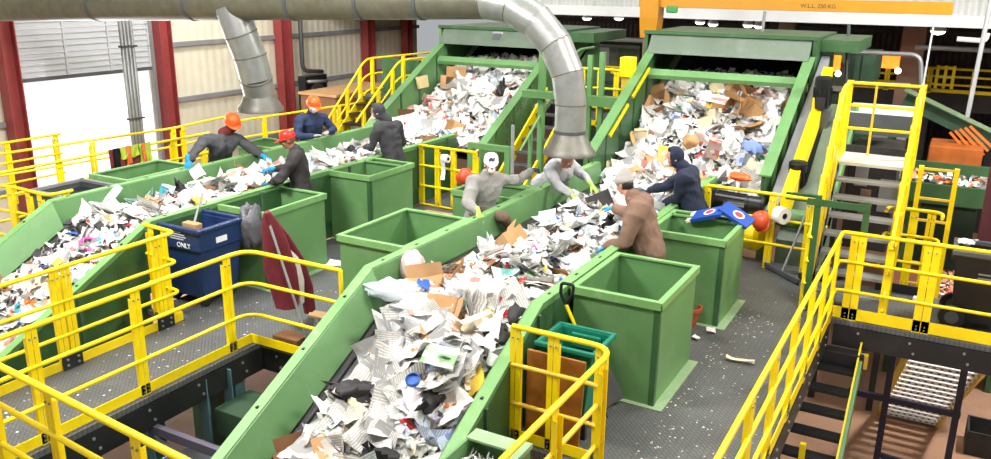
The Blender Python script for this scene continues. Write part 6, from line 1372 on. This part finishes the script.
# mid-distance clutter between the hoppers
lo, hi = pb(575, 46, 640, 66, 26, 1); bgbox('far_machine', 'grey green machine in the far bay between the hoppers', 'machine', (lo[0], lo[1], GZ), hi, mat('grey_green_machine', (96, 104, 92), .7, var=.25), [('panel', (lo[0]+.4, 25.97, lo[2]+.1), (lo[0]+1.2, 26, hi[2]-.1), steel), ('door', (lo[0]+1.5, 25.97, lo[2]+.1), (lo[0]+2.1, 26, hi[2]-.1), bggreen)])
railing('far yellow railing in front of the grey green machine between the hoppers', [(lo[0]-1, 24.5), (hi[0]+.5, 24.5)], [(lo[0]-.8+k*.9, 24.5) for k in range(5)], h=1.1, z=lo[2]-.9, toe=False, r=.03)
lo, hi = pb(560, 84, 660, 128, 19, 1.5); bgbox('machine_wall', 'dark green machine wall behind the ladder posts', 'machine', (lo[0], lo[1], GZ), hi, mat('machine_wall_green', (44, 66, 48), .7, var=.2), [('yellow_band', (lo[0], 18.97, hi[2]-.25), (hi[0], 19, hi[2]-.1), dgreen)])  # plain dark green base colour on the machine wall
# cluttered machinery seen through the open stair
lo, hi = pb(842, 150, 900, 225, 15, 1); bgbox('stair_cabinet', 'dark machine with pale panels seen through the open stair treads', 'machine', (lo[0], lo[1], -.5), (hi[0], hi[1], hi[2]), darkiron, [('panel', (lo[0]+.1, 14.97, .6), (lo[0]+.3, 15, 1.0), steel), ('panel', (lo[0]+.5, 14.97, .2), (lo[0]+.85, 15, .75), steel), ('panel', (lo[0]+.22, 14.96, .0), (lo[0]+.38, 14.99, .55), tan)])
lo, hi = pb(845, 118, 905, 140, 16.5, 1); bgbox('electrical_cabinet', 'green electrical panel behind the top of the yellow stair', 'cabinet', lo, hi, dgreen, [('display', (lo[0]+.45, 16.47, lo[2]+.1), (lo[0]+.7, 16.5, hi[2]-.1), steel), ('meter', (lo[0]+.85, 16.47, lo[2]+.1), (lo[0]+1.0, 16.5, hi[2]-.1), greypaint)])
# floor heap of litter behind the landing
lh = MB()
for k in range(260):
    x = R.uniform(-.1, .55); y = R.uniform(14.5, 16.5); sheet_grid(lh, V((x, y, -1.15+R.uniform(0, .1))), orient(V((0,0,1)), .5), R.uniform(.05, .14), R.uniform(.05, .14), 1, 2, .4, .4, R.choice((0, 1, 2, 3)), R.random()*9)
tag(lh.build('mixed_waste', [white, mat('peach_scrap', (214, 158, 128), .8), kraft, cred], loc=(.2, 15.5, -1.1), fixn=False), 'heap of pale and peach litter seen behind the landing railing', 'waste', kind='stuff')
mb = MB(); mb.box((-.6, 14.3, -1.3), (1.2, 16.8, -1.16)); tag(mb.build('litter_bench', mat('rust_brown', (120, 70, 50), .8), loc=(.3, 15.5, -1.3)), 'rust brown bench under the litter heap behind the landing', 'bench')
# ================================================================ LIGHT
w = bpy.data.worlds.new('world'); SC.world = w; w.use_nodes = True
bg = w.node_tree.nodes['Background']; bg.inputs['Color'].default_value = (.93, .96, 1, 1); bg.inputs['Strength'].default_value = .42
def area(name, loc, target, size, power, col=(1, .98, .94)):
    ld = bpy.data.lights.new(name, 'AREA'); ld.shape = 'RECTANGLE'; ld.size = size[0]; ld.size_y = size[1]; ld.energy = power; ld.color = col
    o = bpy.data.objects.new(name, ld); COL.objects.link(o); o.location = loc; d = V(target)-V(loc); o.rotation_euler = d.to_track_quat('-Z', 'Y').to_euler(); return o
area('unseen_overhead_light', (-8.2, 3.4, 6.9), (-7.4, 8.5, 0), (1.8, 1.2), 800)
area('unseen_overhead_light', (1.2, 6.5, 7.2), (-1.5, 8, 0), (1.8, 1.2), 480)
area('unseen_overhead_light', (-3.6, 3.6, 7.6), (-3.8, 6.5, 0), (1.6, 1.2), 430)
area('unseen_overhead_light', (-15.5, 15, 6.8), (-19, 17, 1), (2, 1.2), 380)  # unseen lamp added to brighten the left wall
area('unseen_overhead_light', (3.5, 14.5, 6.5), (.6, 15, -3.2), (1.5, 1.2), 950)  # unseen lamp added to brighten the brown floor, standing in for daylight
area('unseen_overhead_light', (-9, 11, 7.0), (-9.2, 12.5, 0), (2, 1.2), 520)
area('unseen_overhead_light', (-3.4, 11.5, 7.0), (-3.6, 13.5, 0), (1.6, 1.2), 260)
sd = bpy.data.lights.new('sun', 'SUN'); sd.energy = 7; sd.angle = .02; so = bpy.data.objects.new('sun', sd); COL.objects.link(so); so.rotation_euler = V((-.25, .45, -1)).to_track_quat('-Z', 'Y').to_euler()
area('door_daylight', (WX+.6, 14, 0.2), (-8, 11, .5), (4, 3.4), 500, (.95, .98, 1))
SC.view_settings.view_transform = 'Standard'; SC.view_settings.look = 'None'; SC.view_settings.exposure = 0.08; SC.view_settings.gamma = 1; SC.view_settings.use_curve_mapping = False
SC.cycles.use_denoising = True
SC.cycles.max_bounces = 6; SC.cycles.diffuse_bounces = 3; SC.cycles.transparent_max_bounces = 8
